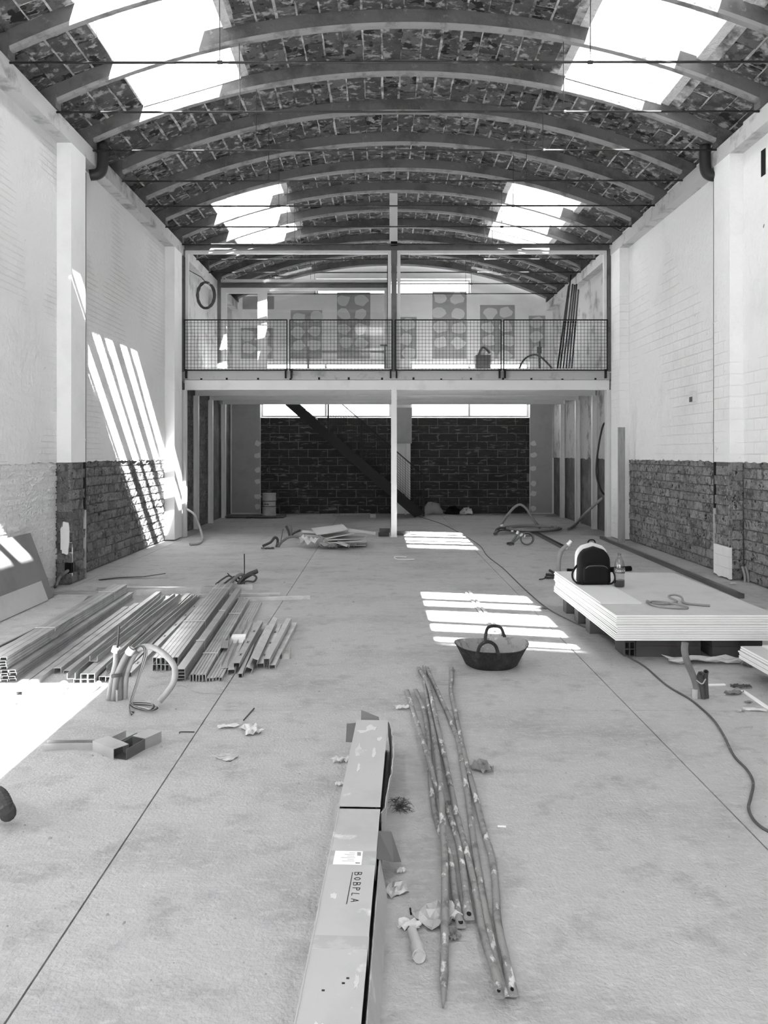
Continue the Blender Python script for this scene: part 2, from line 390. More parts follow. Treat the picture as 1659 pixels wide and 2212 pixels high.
# back wall with the tall opening, its block infill and the high strip window
wb = MB(); yb0, yb1 = YB, YB+.25
for x0, x1, z0, z1 in ((-4.1,-3.06,0,7), (3.83,4.75,0,7), (-3.06,.28,3.89,5.61), (.28,.78,0,5.61), (.78,3.83,3.89,5.61), (-3.06,-1.64,5.61,6.02), (2.32,3.83,5.61,6.02), (-3.06,3.83,6.02,7)):
    wb.box(x0, x1, yb0, yb1, z0, z1)
wall_back = wb.build('wall_back', 'plaster_clean', kind='structure'); tag(wall_back, 'pale end wall of the hall with filler patches upstairs', 'wall')
inf = MB().box(-3.06, .28, YB+.03, YB+.2, 0, 2.46).box(.78, 3.83, YB+.03, YB+.2, 0, 2.46).build('wall_infill', 'block_mortar', kind='structure')
tag(inf, 'dark concrete block infill wall under the mezzanine', 'wall')
blk = [rough_brick('concrete_block', .485, .19, .05, 'block', s, .003) for s in range(4)]
for row in range(12):
    z = .012 + row*.205
    for (xa, xb) in ((-3.06, .28), (.78, 3.83)):
        x = xa - (.25 if row % 2 else 0) - U(0, .05)
        while x < xb:
            a = max(x, xa+.004); b = min(x+.485, xb-.004)
            if b-a > .06: inst('concrete_block', R.choice(blk), inf, ((a+b)/2, YB+.06, z+.095), (0,0,-math.pi/2), (1, (b-a)/.485, 1))
            x += .5
# filler patches on the upstairs end wall: grey board strips with pale dabs
def dab(cx, cz, r, seed):
    rr = random.Random(seed); n = 10; vs = []
    rad = [r*rr.uniform(.75, 1.15) for _ in range(n)]
    for yy in (YB-.010, YB-.002): vs += [(cx + rad[i]*1.15*math.cos(2*math.pi*i/n), yy, cz + rad[i]*math.sin(2*math.pi*i/n)) for i in range(n)]
    return MB().add(vs, [tuple(range(n-1, -1, -1))] + [(i, (i+1) % n, n+(i+1) % n, n+i) for i in range(n)])
def upx(u): return (u-821)/FPX*YB
def upz(v): return EYE + (979-v)/FPX*YB
for ci, (u0, u1, v0, cols) in enumerate(((524, 592, 640, 0), (520, 590, 708, 2), (628, 696, 670, 2), (728, 800, 632, 2), (858, 900, 685, 1), (934, 1008, 630, 2), (1037, 1112, 659, 2), (1142, 1178, 682, 1))):
    v1 = 668 if ci == 0 else 775
    MB().box(upx(u0), upx(u1), YB-.006, YB-.001, upz(v1), upz(v0)).build('board_strip', 'patch_grey', wall_back)
    if cols:
        v = v0 + 16
        while v < v1 - 5:
            for c in range(cols):
                uu = u0 + (u1-u0)*(c+.5)/cols + U(-4, 4)
                dab(upx(uu), upz(v + U(-2, 2)), .155 if cols == 2 else .16, int(uu*7+v)).build('filler_dab', 'patch_pale', wall_back)
            v += 31
# plasterboard margins below, either side of the blocks
for x0, x1, s in ((-3.79, -3.07, 1), (3.84, 4.40, -1)):
    MB().box(x0, x1, YB-.02, YB-.001, 0.02, 2.9).build('plasterboard_panel', 'patch_grey', wall_back)
    for k in range(6):
        cx = (x1 - .06) if s > 0 else (x0 + .08)
        dabs = dab(cx, .15 + k*.33 + U(-.04, .04), .075, k*5+int(x0)); dabs.v = [p + Vector((0, -.02, 0)) for p in dabs.v]; dabs.build('filler_dab', 'patch_pale', wall_back)
# boxed pier between the two openings
pb = MB().box(.42, .80, 19.85, YB, 1.80, 2.70).build('boxed_pier', 'patch_grey', wall_back)
MB().box(.62, .67, 19.85, 19.9, 0, 1.8).build('light_slit', 'white_metal', wall_back)  # white upright strip stands in for a slit of window light
# window frames and panes in the openings
def flat_window(idx, label, x0, x1, z0, z1, mull, y=YB+.14, t=.05):
    w = MB().box(x0, x1, y, y+.05, z0, z0+t).box(x0, x1, y, y+.05, z1-t, z1).box(x0, x0+t, y, y+.05, z0+t, z1-t).box(x1-t, x1, y, y+.05, z0+t, z1-t).build('window_%d' % idx, 'white_metal', kind='structure')
    tag(w, label, 'window'); edges = [x0] + list(mull) + [x1]
    for m in mull: MB().box(m-.025, m+.025, y, y+.05, z0+t, z1-t).build('mullion', 'white_metal', w)
    for a, b in zip(edges[:-1], edges[1:]): MB().box(a+.025, b-.025, y+.02, y+.026, z0+t, z1-t).build('pane', 'glass', w)
    return w
flat_window(7, 'long bright window above the block wall on the left', -3.06, .28, 2.47, 3.89, (-1.4,))
flat_window(8, 'long bright window above the block wall on the right', .78, 3.83, 2.47, 3.89, (2.3,))
flat_window(9, 'narrow bright strip window high on the end wall', -1.64, 2.32, 5.61, 6.02, (.4,))

# street front behind the camera, with an unseen gateway added and sized for fill light, and the flat roof there with its light well
fr = MB().box(-4.1, -1.6, Y0-.3, Y0, 0, 7).box(2.2, 4.75, Y0-.3, Y0, 0, 7).box(-1.6, 2.2, Y0-.3, Y0, 3.2, 7).build('wall_front', 'facade', kind='structure'); tag(fr, 'street front wall with an unseen open gateway added for fill light', 'wall')
rf = MB()
for x0, x1, y0, y1 in ((-4.1, -2.6, Y0, -.13), (.085, 4.75, Y0, -.13), (-2.6, .085, -.55, -.13), (-2.6, .085, Y0, -2.5)): rf.box(x0, x1, y0, y1, 6.3, 6.52)
rf.box(-4.1, -.9, -.24, -.13, 5.3, 6.7).box(-.9, .215, -.24, -.13, 6.38, 6.7).box(.215, 4.75, -.24, -.13, 5.3, 6.7)
roof = rf.build('ceiling_flat', 'plaster_clean', kind='structure'); tag(roof, 'flat roof slab with a light well near the street front', 'ceiling')

# ------------------------------------------------------------------ vault bays, ribs, skylights
TH = math.asin(4.26/RV)
def th_of(off): return math.asin(off/RV)
OPEN = {'left': (th_of(-3.28), th_of(-2.06)), 'right': (th_of(2.02), th_of(3.22))}
SETS = [(.20, 2.98), (6.66, 9.885), (13.38, 16.605)]
def arc_strip(mb, t0, t1, y0, y1, r0, r1):
    n = max(1, int(abs(t1-t0)/.02)); vs = []; fs = []
    for i in range(n+1):
        t = t0 + (t1-t0)*i/n
        for r in (r0, r1):
            x, z = arc(t, r); vs += [(x, y0, z), (x, y1, z)]
    for i in range(n):
        a = i*4; b = a+4
        fs += [(a, a+1, b+1, b), (a+2, b+2, b+3, a+3), (a, b, b+2, a+2), (a+1, a+3, b+3, b+1)]
    fs += [(0, 2, 3, 1), (n*4, n*4+1, n*4+3, n*4+2)]
    mb.add(vs, fs)
def in_set(y0, y1):
    for s in SETS:
        if y1 > s[0] and y0 < s[1]: return s
vb = []
for s in range(6):
    rr = random.Random(90+s); mb = MB(); L2, D2, T2 = .108, .24, .02; nx, ny = 4, 4; vs = []; fs = []
    for i in range(nx):
        for j in range(ny):
            vs.append((-L2 + 2*L2*i/(nx-1) + rr.uniform(-.005, .005), -D2 + 2*D2*j/(ny-1) + rr.uniform(-.006, .006), -T2*.55 - rr.uniform(0, .006) + (.005 if i in (0, nx-1) or j in (0, ny-1) else 0)))
    for i in range(nx-1):
        for j in range(ny-1): a = i*ny+j; fs.append((a, a+1, a+ny+1, a+ny))
    n = len(vs); vs += [(-L2,-D2,T2),(L2,-D2,T2),(L2,D2,T2),(-L2,D2,T2)]
    fs += [tuple([n] + [n+1] + [i*ny for i in range(nx-1, -1, -1)]), tuple([n+2, n+3] + [i*ny+ny-1 for i in range(nx)]), tuple([n+3, n] + [j for j in range(ny)]), tuple([n+1, n+2] + [(nx-1)*ny + j for j in range(ny-1, -1, -1)])]
    vb.append(mb.add(vs, fs).mesh('vault_tile', 'vault_brick'))
for bi, ya in enumerate(ribs[:-1]):
    yb_ = ya + PITCH; s = in_set(ya, yb_); mb = MB()
    if not s: arc_strip(mb, -TH, TH, ya, yb_, RV, RV+.1)
    else:
        o1, o2 = OPEN['left'], OPEN['right']
        for t0, t1 in ((-TH, o1[0]-.0004), (o1[1]+.0004, o2[0]-.0004), (o2[1]+.0004, TH)): arc_strip(mb, t0, t1, ya, yb_, RV, RV+.1)
        for a, b in (o1, o2):
            if s[0] > ya: arc_strip(mb, a-.0004, b+.0004, ya, s[0]-.003, RV, RV+.1)
            if s[1] < yb_: arc_strip(mb, a-.0004, b+.0004, s[1]+.003, yb_, RV, RV+.1)
    bay = mb.build('ceiling_vault', 'vault_mortar', kind='structure')
    tag(bay, '%s bay of bare ceramic tiles in the vault, counted from the far end' % ORD[len(ribs)-2-bi], 'ceiling', 'tiled bays between the concrete arches')
    if yb_ < 6.0: continue
    n = int(2*TH*RV/.236); cy0 = ya+.06; cy1 = yb_-.06
    for i in range(n):
        t = -TH + .012 + (i+.5)*.236/RV
        segs = ((0, .5), (.5, 1)) if i % 2 else ((0, .26), (.26, .76), (.76, 1))
        for (f0, f1) in segs:
            f0 += U(-.02, .02)*(f0 > 0); a = cy0 + (cy1-cy0)*f0 + .008; b = cy0 + (cy1-cy0)*f1 - .008
            if s:
                skip = False
                for o in (o1, o2):
                    if o[0]-.012 < t < o[1]+.012:
                        if a < s[0] < b: b = s[0]-.01
                        if a >= s[0] and a < s[1]: skip = True
                if skip or b-a < .06: continue
            x, z = arc(t, RV - .003 + U(-.004, .004))
            fl_ = R.random() < .5; inst('vault_tile', R.choice(vb), bay, (x, (a+b)/2, z), (U(-.01, .01), (-t if fl_ else t) + U(-.012, .012), math.pi if fl_ else 0), (U(.9, 1.06), (b-a)/.48, 1))
for k, y in enumerate(ribs):
    mb = MB(); t1 = math.asin(4.09/RB); n = 40; vs = []; fs = []
    sec = [(-.035, RB), (.035, RB), (.055, RB+.03), (.055, RV+.02), (-.055, RV+.02), (-.055, RB+.03)]
    for i in range(n+1):
        t = -t1 + 2*t1*i/n
        for dy, r in sec: x, z = arc(t, r); vs.append((x, y+dy, z))
    for i in range(n):
        for j in range(6): a = i*6+j; b = i*6+(j+1) % 6; fs.append((a, b, b+6, a+6))
    fs += [tuple(range(5, -1, -1)), tuple(range(n*6, n*6+6))]
    rib = mb.add(vs, fs).build('vault_rib', 'rib', kind='structure'); rib.data.materials.append(MATS['rib_soffit_lit'])
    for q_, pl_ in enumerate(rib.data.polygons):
        if q_ < n*6 and q_ % 6 in (0, 1, 5): pl_.material_index = 1  # soffit and chamfer faces take the painted bounce-light tone
    tag(rib, '%s curved concrete arch rib of the vault, counted from the far end' % ORD[len(ribs)-1-k], 'rib', 'concrete arch ribs of the vault')
    if y > 6:   # bearing shoes on the ring beam
        for sx in (-1, 1):
            x, z = arc(sx*math.asin(4.02/RB), RB)
            MB().box(x-.1, x+.1, y-.075, y+.075, z-.03, z+.2).build('bearing_block', 'rib', rib)
ends = {6: 'left', 7: 'right'}
wi = 0
for si, (ya, yb_) in enumerate(SETS):
    for side in ('left', 'right'):
        wi += 1; t0, t1 = OPEN[side]; H = .44
        def q(t, r, y): x, z = arc(t, r); return (x, y, z)
        cb = MB(); tm = (t0+t1)/2; nx_, nz_ = 0.0, 1.0
        def pt(t, h, y): x, z = arc(t, RV); return (x + nx_*h, y, z + nz_*h)
        e = .10/RV
        for (ta, tb) in ((t0-e, t0), (t1, t1+e)):
            cb.hexa([pt(ta, -.006, ya-.1), pt(tb, -.006, ya-.1), pt(tb, -.006, yb_+.1), pt(ta, -.006, yb_+.1), pt(ta, H, ya-.1), pt(tb, H, ya-.1), pt(tb, H, yb_+.1), pt(ta, H, yb_+.1)])
        for (y0, y1) in ((ya-.1, ya), (yb_, yb_+.1)):
            cb.hexa([pt(t0, -.03, y0), pt(t1, -.03, y0), pt(t1, -.03, y1), pt(t0, -.03, y1), pt(t0, H, y0), pt(t1, H, y0), pt(t1, H, y1), pt(t0, H, y1)])
        w = empty('window_%d' % wi, (XC, (ya+yb_)/2, 6)); w['kind'] = 'structure'
        tag(w, '%s roof skylight on the %s slope of the vault' % (('nearest', 'middle', 'farthest')[si], side), 'skylight')
        def part(mb, name, mat): return mb.build(name, mat, w, off=Vector((XC, (ya+yb_)/2, 6)))
        part(cb, 'curb', 'curb')
        def bar(a, b, c, d, h0, h1):
            m = MB(); m.hexa([pt(a, h0, c), pt(b, h0, c), pt(b, h0, d), pt(a, h0, d), pt(a, h1, c), pt(b, h1, c), pt(b, h1, d), pt(a, h1, d)]); return m
        ff = .06/RV; cuts = [ya] + [r for r in ribs if ya+.1 < r < yb_-.1] + [yb_]
        part(bar(t0, t0+ff, ya, yb_, H, H+.06), 'frame', 'white_metal'); part(bar(t1-ff, t1, ya, yb_, H, H+.06), 'frame', 'white_metal')
        part(bar(t0+ff, t1-ff, ya, ya+.05, H, H+.06), 'frame', 'white_metal'); part(bar(t0+ff, t1-ff, yb_-.05, yb_, H, H+.06), 'frame', 'white_metal')
        for c in cuts[1:-1]: part(bar(t0+ff, t1-ff, c-.055, c+.055, H, H+.06), 'mullion', 'white_metal')
        for a, b in zip(cuts[:-1], cuts[1:]): part(bar(t0+ff*.6, t1-ff*.6, a+.04, b-.04, H+.03, H+.036), 'pane', 'glass_roof')
# tie rods with hangers
for y in ribs:
    if y < 6 or y > 19.5: continue
    r = MB().tube([(-3.66, y, 5.375), (4.29, y, 5.385)], .0125, 8).build('tie_rod', 'rod', smooth=True); i = round((y-RIB0)/PITCH)+2
    tag(r, 'thin iron tie rod spanning the vault, %s from the street end' % ('first second third fourth fifth sixth seventh eighth ninth tenth eleventh twelfth'.split()[i-1]), 'tie rod', 'iron tie rods under the vault')
    for x in (-1.57, 2.06):
        z = ZC + math.sqrt(RB**2 - (x-XC)**2)
        MB().tube([(x, y, 5.37), (x+U(-.01, .01), y+U(-.02, .02), z+.02)], .005, 5).build('hanger_wire', 'rod', r)
        MB().tube([(x-.025, y, 5.38), (x+.025, y, 5.38)], .02, 8).build('clamp', 'rod', r)

# ------------------------------------------------------------------ mezzanine
YM = 14.6
def mz(v): return EYE + (979-v)/FPX*YM
def mx(u): return (u-821)/FPX*YM
I_SEC = lambda w, h, t=.008: [(-w/2,-h/2),(w/2,-h/2),(w/2,-h/2+t),(t/2,-h/2+t),(t/2,h/2-t),(w/2,h/2-t),(w/2,h/2),(-w/2,h/2),(-w/2,h/2-t),(-t/2,h/2-t),(-t/2,-h/2+t),(-w/2,-h/2+t)]
deck = MB().box(XL+.02, XR-.02, YM+.05, 18.75, 2.93, 3.05).box(XL+.02, -2.5, 18.75, YB-.02, 2.93, 3.05).box(-.2, XR-.02, 18.75, YB-.02, 2.93, 3.05).build('mezzanine_deck', 'edge_beam', kind='structure'); tag(deck, 'pale underside and deck of the steel mezzanine', 'mezzanine floor')
for i in range(12):
    MB().box(XL+.03, XR-.03, YM+.12+i*.345, YM+.20+i*.345, 2.90, 2.93).build('deck_rib', 'edge_beam', deck)
eb = empty('edge_beam', (mx(851), YM, 2.72)); tag(eb, 'white double edge beam along the mezzanine front', 'beam')
eb['kind'] = 'structure'
def rel(mb, name, mat, par, **k): return mb.build(name, mat, par, off=Vector(par.location), **k)
rel(MB().box(PL+.02, PR-.02, YM-.06, YM+.05, 2.72, 2.90), 'lower_beam', 'white_metal', eb)
rel(MB().box(PL+.02, PR-.02, YM-.075, YM+.05, 2.905, 3.06), 'upper_channel', 'edge_beam', eb)
for i in range(14):
    x = PL+.3 + i*.56 + U(-.06, .06)
    rel(MB().box(x-.018, x+.018, YM-.086, YM-.0755, 2.905, 2.905+U(.02, .05)), 'weld_spot', 'black_steel', eb)
# steel portal frames under the deck
for k, y in enumerate((16.04, 17.4, 18.85)):
    p = empty('portal_frame', (XC, y, 0)); p['kind'] = 'structure'
    tag(p, 'white steel portal frame under the mezzanine, %s row' % ('first', 'second', 'last')[k], 'steel frame')
    rel(MB().extrude(I_SEC(.1, .18), (XL+.03, y, 2.81), (XR-.03, y, 2.81)), 'cross_beam', 'white_metal', p)
    for x in (XL+.055, XR-.055): rel(MB().extrude(I_SEC(.1, .1), (x, y, 0), (x, y, 2.72), up=(1,0,0)), 'post', 'white_metal', p)
# front posts
def post(label, u0, u1, zb, zt, mat, y=YM, **k):
    p = MB().extrude(I_SEC(mx(u1)-mx(u0), .12, .012), ((mx(u0)+mx(u1))/2, y, zb), ((mx(u0)+mx(u1))/2, y, zt), up=(0,1,0)).build('steel_post', mat, kind='structure'); tag(p, label, 'post'); return p
MB().box(mx(843), mx(858), YM-.09, YM+.09, 0, .012).build('base_plate', 'white_metal', post('white steel post in the middle of the mezzanine front', 845, 857, 0, 2.72, 'white_metal'))
post('white steel post against the left pilaster', 392, 403, 0, 2.72, 'white_metal')
post('white steel post against the right pilaster', 1308, 1318, 0, 2.72, 'white_metal')
post('grey steel post of the upper glazing, middle', 845.5, 857, 3.06, mz(540), 'steel_grey')
post('grey steel post of the upper glazing, left', 391, 400, 3.06, mz(540), 'steel_grey')
post('grey steel post of the upper glazing, right', 1311, 1319, 3.06, mz(540), 'steel_grey')
up = post('white post rising from the glazing beam to the vault', 841.5, 858.5, mz(527), 6.42, 'white_metal'); MB().box(mx(844), mx(858), YM-.09, YM+.09, mz(531), mz(524)).build('bracket', 'black_steel', up)
tb = MB().extrude(I_SEC(.12, mz(528)-mz(542), .012), (PL, YM, mz(535)), (PR, YM, mz(535))).build('top_beam', 'steel_grey', kind='structure'); tag(tb, 'grey steel beam across the top of the glazing', 'beam')
def glazing(idx, label, x0, x1, z0, z1, y, t=.06, mid=()):
    w = MB().box(x0, x1, y-.03, y+.03, z1-t, z1).box(x0, x1, y-.03, y+.03, z0, z0+t).box(x0, x0+t, y-.03, y+.03, z0+t, z1-t).box(x1-t, x1, y-.03, y+.03, z0+t, z1-t).build('window_%d' % idx, 'white_metal', kind='structure')
    tag(w, label, 'window')
    e = [x0+t/2] + list(mid) + [x1-t/2]
    for m in mid: MB().box(m-.04, m+.04, y-.03, y+.03, z0+t, z1-t).build('mullion', 'white_metal', w)
    for a, b in zip(e[:-1], e[1:]): MB().box(a, b, y-.003, y+.003, z0+t, z1-t).build('pane', 'glass', w)
    return w
glazing(10, 'large white framed glazing panel left of the middle post', mx(401), mx(845), 3.06, mz(542), YM)
glazing(11, 'large white framed glazing panel right of the middle post', mx(858), mx(1310), 3.06, mz(542), YM)
# railing of four welded mesh panels
YR = YM-.13
for k, (u0, u1) in enumerate(((397.5, 621), (625, 848), (852.5, 1083.5), (1087, 1313))):
    a, b = (u0-821)/FPX*YR, (u1-821)/FPX*YR; zb, zt = EYE+(979-801)/FPX*YR, EYE+(979-690)/FPX*YR
    r = empty('railing_panel', ((a+b)/2, YR, zb)); tag(r, 'black welded mesh railing panel, %s along the mezzanine edge' % ('leftmost', 'second from left', 'third from left', 'rightmost')[k], 'railing', 'mesh railing panels')
    f = .02
    for nm, bx in (('top_rail', (a, b, zt-f, zt)), ('bottom_rail', (a, b, zb, zb+f)), ('side_bar', (a, a+f, zb+f, zt-f)), ('side_bar', (b-f, b, zb+f, zt-f))):
        rel(MB().box(bx[0], bx[1], YR-.01, YR+.01, bx[2], bx[3]), nm, 'black_steel', r)
    rel(MB().box(a+.02, a+.05, YR-.012, YM-.07, 2.93, zb+.03), 'foot_bracket', 'black_steel', r); rel(MB().box(b-.05, b-.02, YR-.012, YM-.07, 2.93, zb+.03), 'foot_bracket', 'black_steel', r)
    g = MB(); n = int((b-a)/.062)
    for i in range(1, n): x = a + (b-a)*i/n; g.box(x-.0028, x+.0028, YR-.0028, YR+.0028, zb+f, zt-f)
    n = int((zt-zb)/.062)
    for i in range(1, n): z = zb + (zt-zb)*i/n; g.box(a+f, b-f, YR-.0028, YR+.0028, z-.0028, z+.0028)
    m = rel(g, 'wire_mesh', 'black_steel', r); m['kind'] = 'stuff'
# glazed partition at the back left upstairs
YP = 17.6
def px_(u): return (u-821)/FPX*YP
def pz(v): return EYE+(979-v)/FPX*YP
part_ = empty('glazed_partition', (px_(655), YP, 3.05)); part_['kind'] = 'structure'; tag(part_, 'white glazed partition with a door at the back of the mezzanine', 'partition')
rel(MB().extrude(I_SEC(.1, .11, .01), (px_(471), YP, pz(617)), (px_(842), YP, pz(617))), 'cross_beam', 'steel_grey', part_)
rel(MB().extrude(I_SEC(.08, .1, .01), (px_(474), YP, 3.05), (px_(474), YP, pz(585)), up=(0,1,0)), 'post', 'steel_grey', part_)
rel(MB().extrude(I_SEC(.08, .1, .01), (px_(840), YP, 3.05), (px_(840), YP, 6.2), up=(0,1,0)), 'post', 'steel_grey', part_)
for nm, q in (('transom_frame', (477, 838, 604, 610)), ('head_frame', (478, 838, 622, 628)), ('door_jamb', (478, 490, 628, 850)), ('door_jamb', (557, 577, 628, 850)), ('door_head', (490, 557, 628, 634)), ('end_frame', (830, 838, 628, 850))):
    rel(MB().box(px_(q[0]), px_(q[1]), YP-.035, YP+.035, max(3.05, pz(q[3])), pz(q[2])), nm, 'white_metal', part_)
rel(MB().box(px_(577), px_(830), YP-.003, YP+.003, 3.05, pz(628)), 'pane', 'glass', part_)
rel(MB().box(px_(490), px_(557), YP-.003, YP+.003, 3.05, pz(634)), 'door_pane', 'glass', part_)
dj_ = [c_ for c_ in part_.children if c_.name.startswith('door_jamb')][0]
hd = rel(MB().box(px_(551), px_(559), YP-.07, YP-.035, pz(735), pz(732)), 'door_handle', 'white_metal', part_); hd.parent = dj_
# steel stair with mesh balustrade
YS0, YS1 = 18.98, 19.72
st = empty('steel_stair', (.2, 19.3, 0)); tag(st, 'black steel stair rising to the left behind the middle post', 'stair')
ax, az, bx_, bz = -2.28, 2.92, 1.08, 0.0
for y in (YS0, YS1):
    d = Vector((bx_-ax, 0, bz-az)).normalized(); n = Vector((-d.z, 0, d.x))*-1
    h = .21
    p0 = Vector((ax, y, az)); p1 = Vector((bx_, y, bz))
    rel(MB().hexa([p0+Vector((0,-.012,-h)), p1+Vector((-.25,-.012,0)), p1+Vector((-.25,.012,0)), p0+Vector((0,.012,-h)), p0+Vector((0,-.012,h*.45)), p1+Vector((0,-.012,h*.45)), p1+Vector((0,.012,h*.45)), p0+Vector((0,.012,h*.45))]), 'stringer', 'black_steel', st)
for k in range(14):
    t = (k+.5)/14; x = ax + (bx_-ax)*t; z = az + (bz-az)*t
    rel(MB().box(x-.12, x+.12, YS0+.012, YS1-.012, z-.02, z+.02), 'tread', 'black_steel', st)
for k, (x, y) in enumerate(((1.05, YS0), (.35, YS0), (-.45, YS0), (-1.25, YS0))):
    t = (x-ax)/(bx_-ax); z = az + (bz-az)*t; rel(MB().box(x-.02, x+.02, y-.03, y-.013, z, z+1.02), 'baluster_post', 'black_steel', st)
def sl_(x): return az + (bz-az)*(x-ax)/(bx_-ax)
rel(MB().extrude([(-.012,-.012),(.012,-.012),(.012,.012),(-.012,.012)], (-1.3, YS0-.022, sl_(-1.3)+1.0), (1.07, YS0-.022, sl_(1.07)+1.0)), 'handrail', 'black_steel', st)
g = MB(); x = -1.25
while x < 1.05: g.box(x-.003, x+.003, YS0-.025, YS0-.019, sl_(x)+.1, sl_(x)+1.0); x += .062
z = .1
while z < 1.0: g.extrude([(-.003,-.003),(.003,-.003),(.003,.003),(-.003,.003)], (-1.25, YS0-.022, sl_(-1.25)+z), (1.05, YS0-.022, sl_(1.05)+z)); z += .062
rel(g, 'wire_mesh', 'black_steel', st)['kind'] = 'stuff'

# things upstairs
c = MB()
for r_, dx, ph in ((.20, 0, 0), (.19, .02, .3), (.185, -.01, .6)):
    c.tube([(-3.31+dx + r_*.86*math.cos(t/24*2*math.pi+ph), 14.95+.02*math.sin(3*t), 4.55 + r_*1.28*math.sin(t/24*2*math.pi+ph)) for t in range(25)], .016, 6)
c.tube([(-3.30, 14.95, 4.78), (-3.4, 14.98, 4.9), (-3.80, 15.0, 5.12)], .008, 5)
tag(c.build('cable_coil', 'wire_dark', smooth=True, base=True), 'black cable coil hanging behind the glazing by the left wall', 'cable')
for k in range(6):
    y = 16.2 + .06*k; b0 = Vector((3.62+.075*k, y, 3.065)); t0 = Vector((3.90 + .055*k, y+.06, 5.2+U(-.25, .05)))
    s_ = .015
    tag(MB().extrude([(-s_,-s_),(s_,-s_),(s_,s_),(-s_,s_)], b0, t0, up=(0,1,0)).build('steel_bar', 'black_steel', base=True), '%s from left of the long black steel bars leaning upstairs' % ORD[k], 'bar', 'black bars leaning upstairs')
# trestle and bars on the deck left, bags and tools on the right
tr = MB().box(-1.5, -1.46, 16.2, 16.24, 3.05, 3.75).box(.08, .12, 16.2, 16.24, 3.05, 3.78).box(-1.5, .12, 16.21, 16.23, 3.62, 3.66).box(0, .2, 16.2, 16.24, 3.76, 3.79).build('metal_trestle', 'steel_grey', base=True)
tag(tr, 'low dark metal trestle standing on the mezzanine deck left', 'trestle')
tl = MB(); tl.box(1.95, 2.25, 16.0, 16.25, 3.05, 3.55).tube(spline([(2.0, 16.1, 3.5), (2.1, 16.1, 3.72), (2.25, 16.1, 3.6)]), .03, 6)
tag(tl.build('tool_case', 'steel_grey', base=True), 'grey tool case on the mezzanine deck beside the third railing post', 'case')
hz = MB().tube(spline([(2.7, 15.6, 3.07), (2.85, 15.6, 3.4), (3.1, 15.6, 3.5), (3.35, 15.6, 3.3), (3.5, 15.6, 3.08)]), .02, 6)
tag(hz.build('arched_hose', 'pipe_dark', smooth=True, base=True), 'dark hose arching up from the deck by the leaning bars', 'hose')
jb = MB().box(3.38, 3.47, 16.9, 16.96, 3.7, 3.84).box(3.41, 3.44, 16.88, 16.9, 3.84, 3.95).box(3.40, 3.45, 16.9, 16.96, 3.05, 3.7)
tag(jb.build('switch_box', 'pipe_dark', base=True), 'small black switch box on a stand beside the leaning bars', 'box')

# ------------------------------------------------------------------ wall fittings
for f, x, y, nm in ((1, PL+.085, 10.06, 'left'), (-1, PR-.085, 10.1, 'right')):
    d = empty('drain_pipe', (x, y, 0)); tag(d, 'dark rainwater pipe with a wide elbow on the %s wall' % nm, 'pipe')
    rel(MB().tube(spline([(x + f*.0, y-.0, 5.50), (x + f*.0, y-.0, 5.28), (x - f*.015, y, 5.17), (x - f*.06, y-.02, 5.11), (x - f*.15, y-.04, 5.09)]), .07, 12), 'elbow', 'pipe_dark', d, smooth=True)
    yy = 9.735 if f > 0 else 10.06; xx = PL-.03 if f > 0 else PR+.03
    rel(MB().tube([(xx, yy, 5.02), (xx, yy, .85)], .024, 8), 'down_pipe', 'pipe_dark', d, smooth=True)
    rel(MB().tube([(xx, yy, .85), (xx, yy, .0)], .026, 8), 'lower_sleeve', 'pipe_pale', d, smooth=True)
    for z in (3.2, 1.7): rel(MB().tube([(xx, yy, z), (xx, yy, z+.03)], .03, 8), 'clip', 'pipe_pale', d)
al = empty('wall_sensor', (XR-.06, 11.06, 2.3)); tag(al, 'small white sensor box on the right wall', 'sensor')
p = atd(1494, 868, 11.1)
rel(MB().box(XR-.055, XR, 11.0, 11.1, 2.27, 2.42), 'casing', 'white_metal', al); rel(MB().box(XR-.06, XR-.055, 11.0, 11.1, 2.27, 2.34), 'dark_cover', 'wire_dark', al)
wbd = MB().box(4.135, 4.25, 13.65, 13.69, 0, 2.0)
tag(wbd.build('wooden_board', 'wood', base=True), 'tall pale wooden board standing against the right pilaster', 'board')
vt = MB().box(XR-.006, XR, 9.02, 9.12, 4.75, 5.05); tag(vt.build('wall_hole', 'dark_end', base=True), 'dark broken hole high in the right wall', 'hole', kind='structure')

# ------------------------------------------------------------------ metal studs on the floor, left
def cap_sec(w, h, t=.003): return [(-w/2,0),(-w/2+t,0),(-w/2+t,h-t),(w/2-t,h-t),(w/2-t,0),(w/2,0),(w/2,h),(-w/2,h)]
def u_sec(w, h, t=.003): return [(-w/2,0),(w/2,0),(w/2,h),(w/2-t,h),(w/2-t,t),(-w/2+t,t),(-w/2+t,h),(-w/2,h)]
def box_sec(w, h): return [(-w/2,0),(w/2,0),(w/2,h),(-w/2,h)]
def stud(sec, p0, p1, label, group=None, name='metal_stud', mat='galv', cat='metal profile', roll=0.0):
    p0 = Vector(p0); p1 = Vector(p1); t = p1-p0; Ln = t.length
    me = MB().extrude(sec, (0,0,0), (0,Ln,0), roll=roll).mesh(name, mat)
    if roll:
        lo = min(v.co.z for v in me.vertices)
        for v in me.vertices: v.co.z -= lo
    o = inst(name, me, None, p0, (math.asin(max(-1, min(1, t.z/Ln))), 0, math.atan2(-t.x, t.y)))
    return tag(o, label, cat, group)
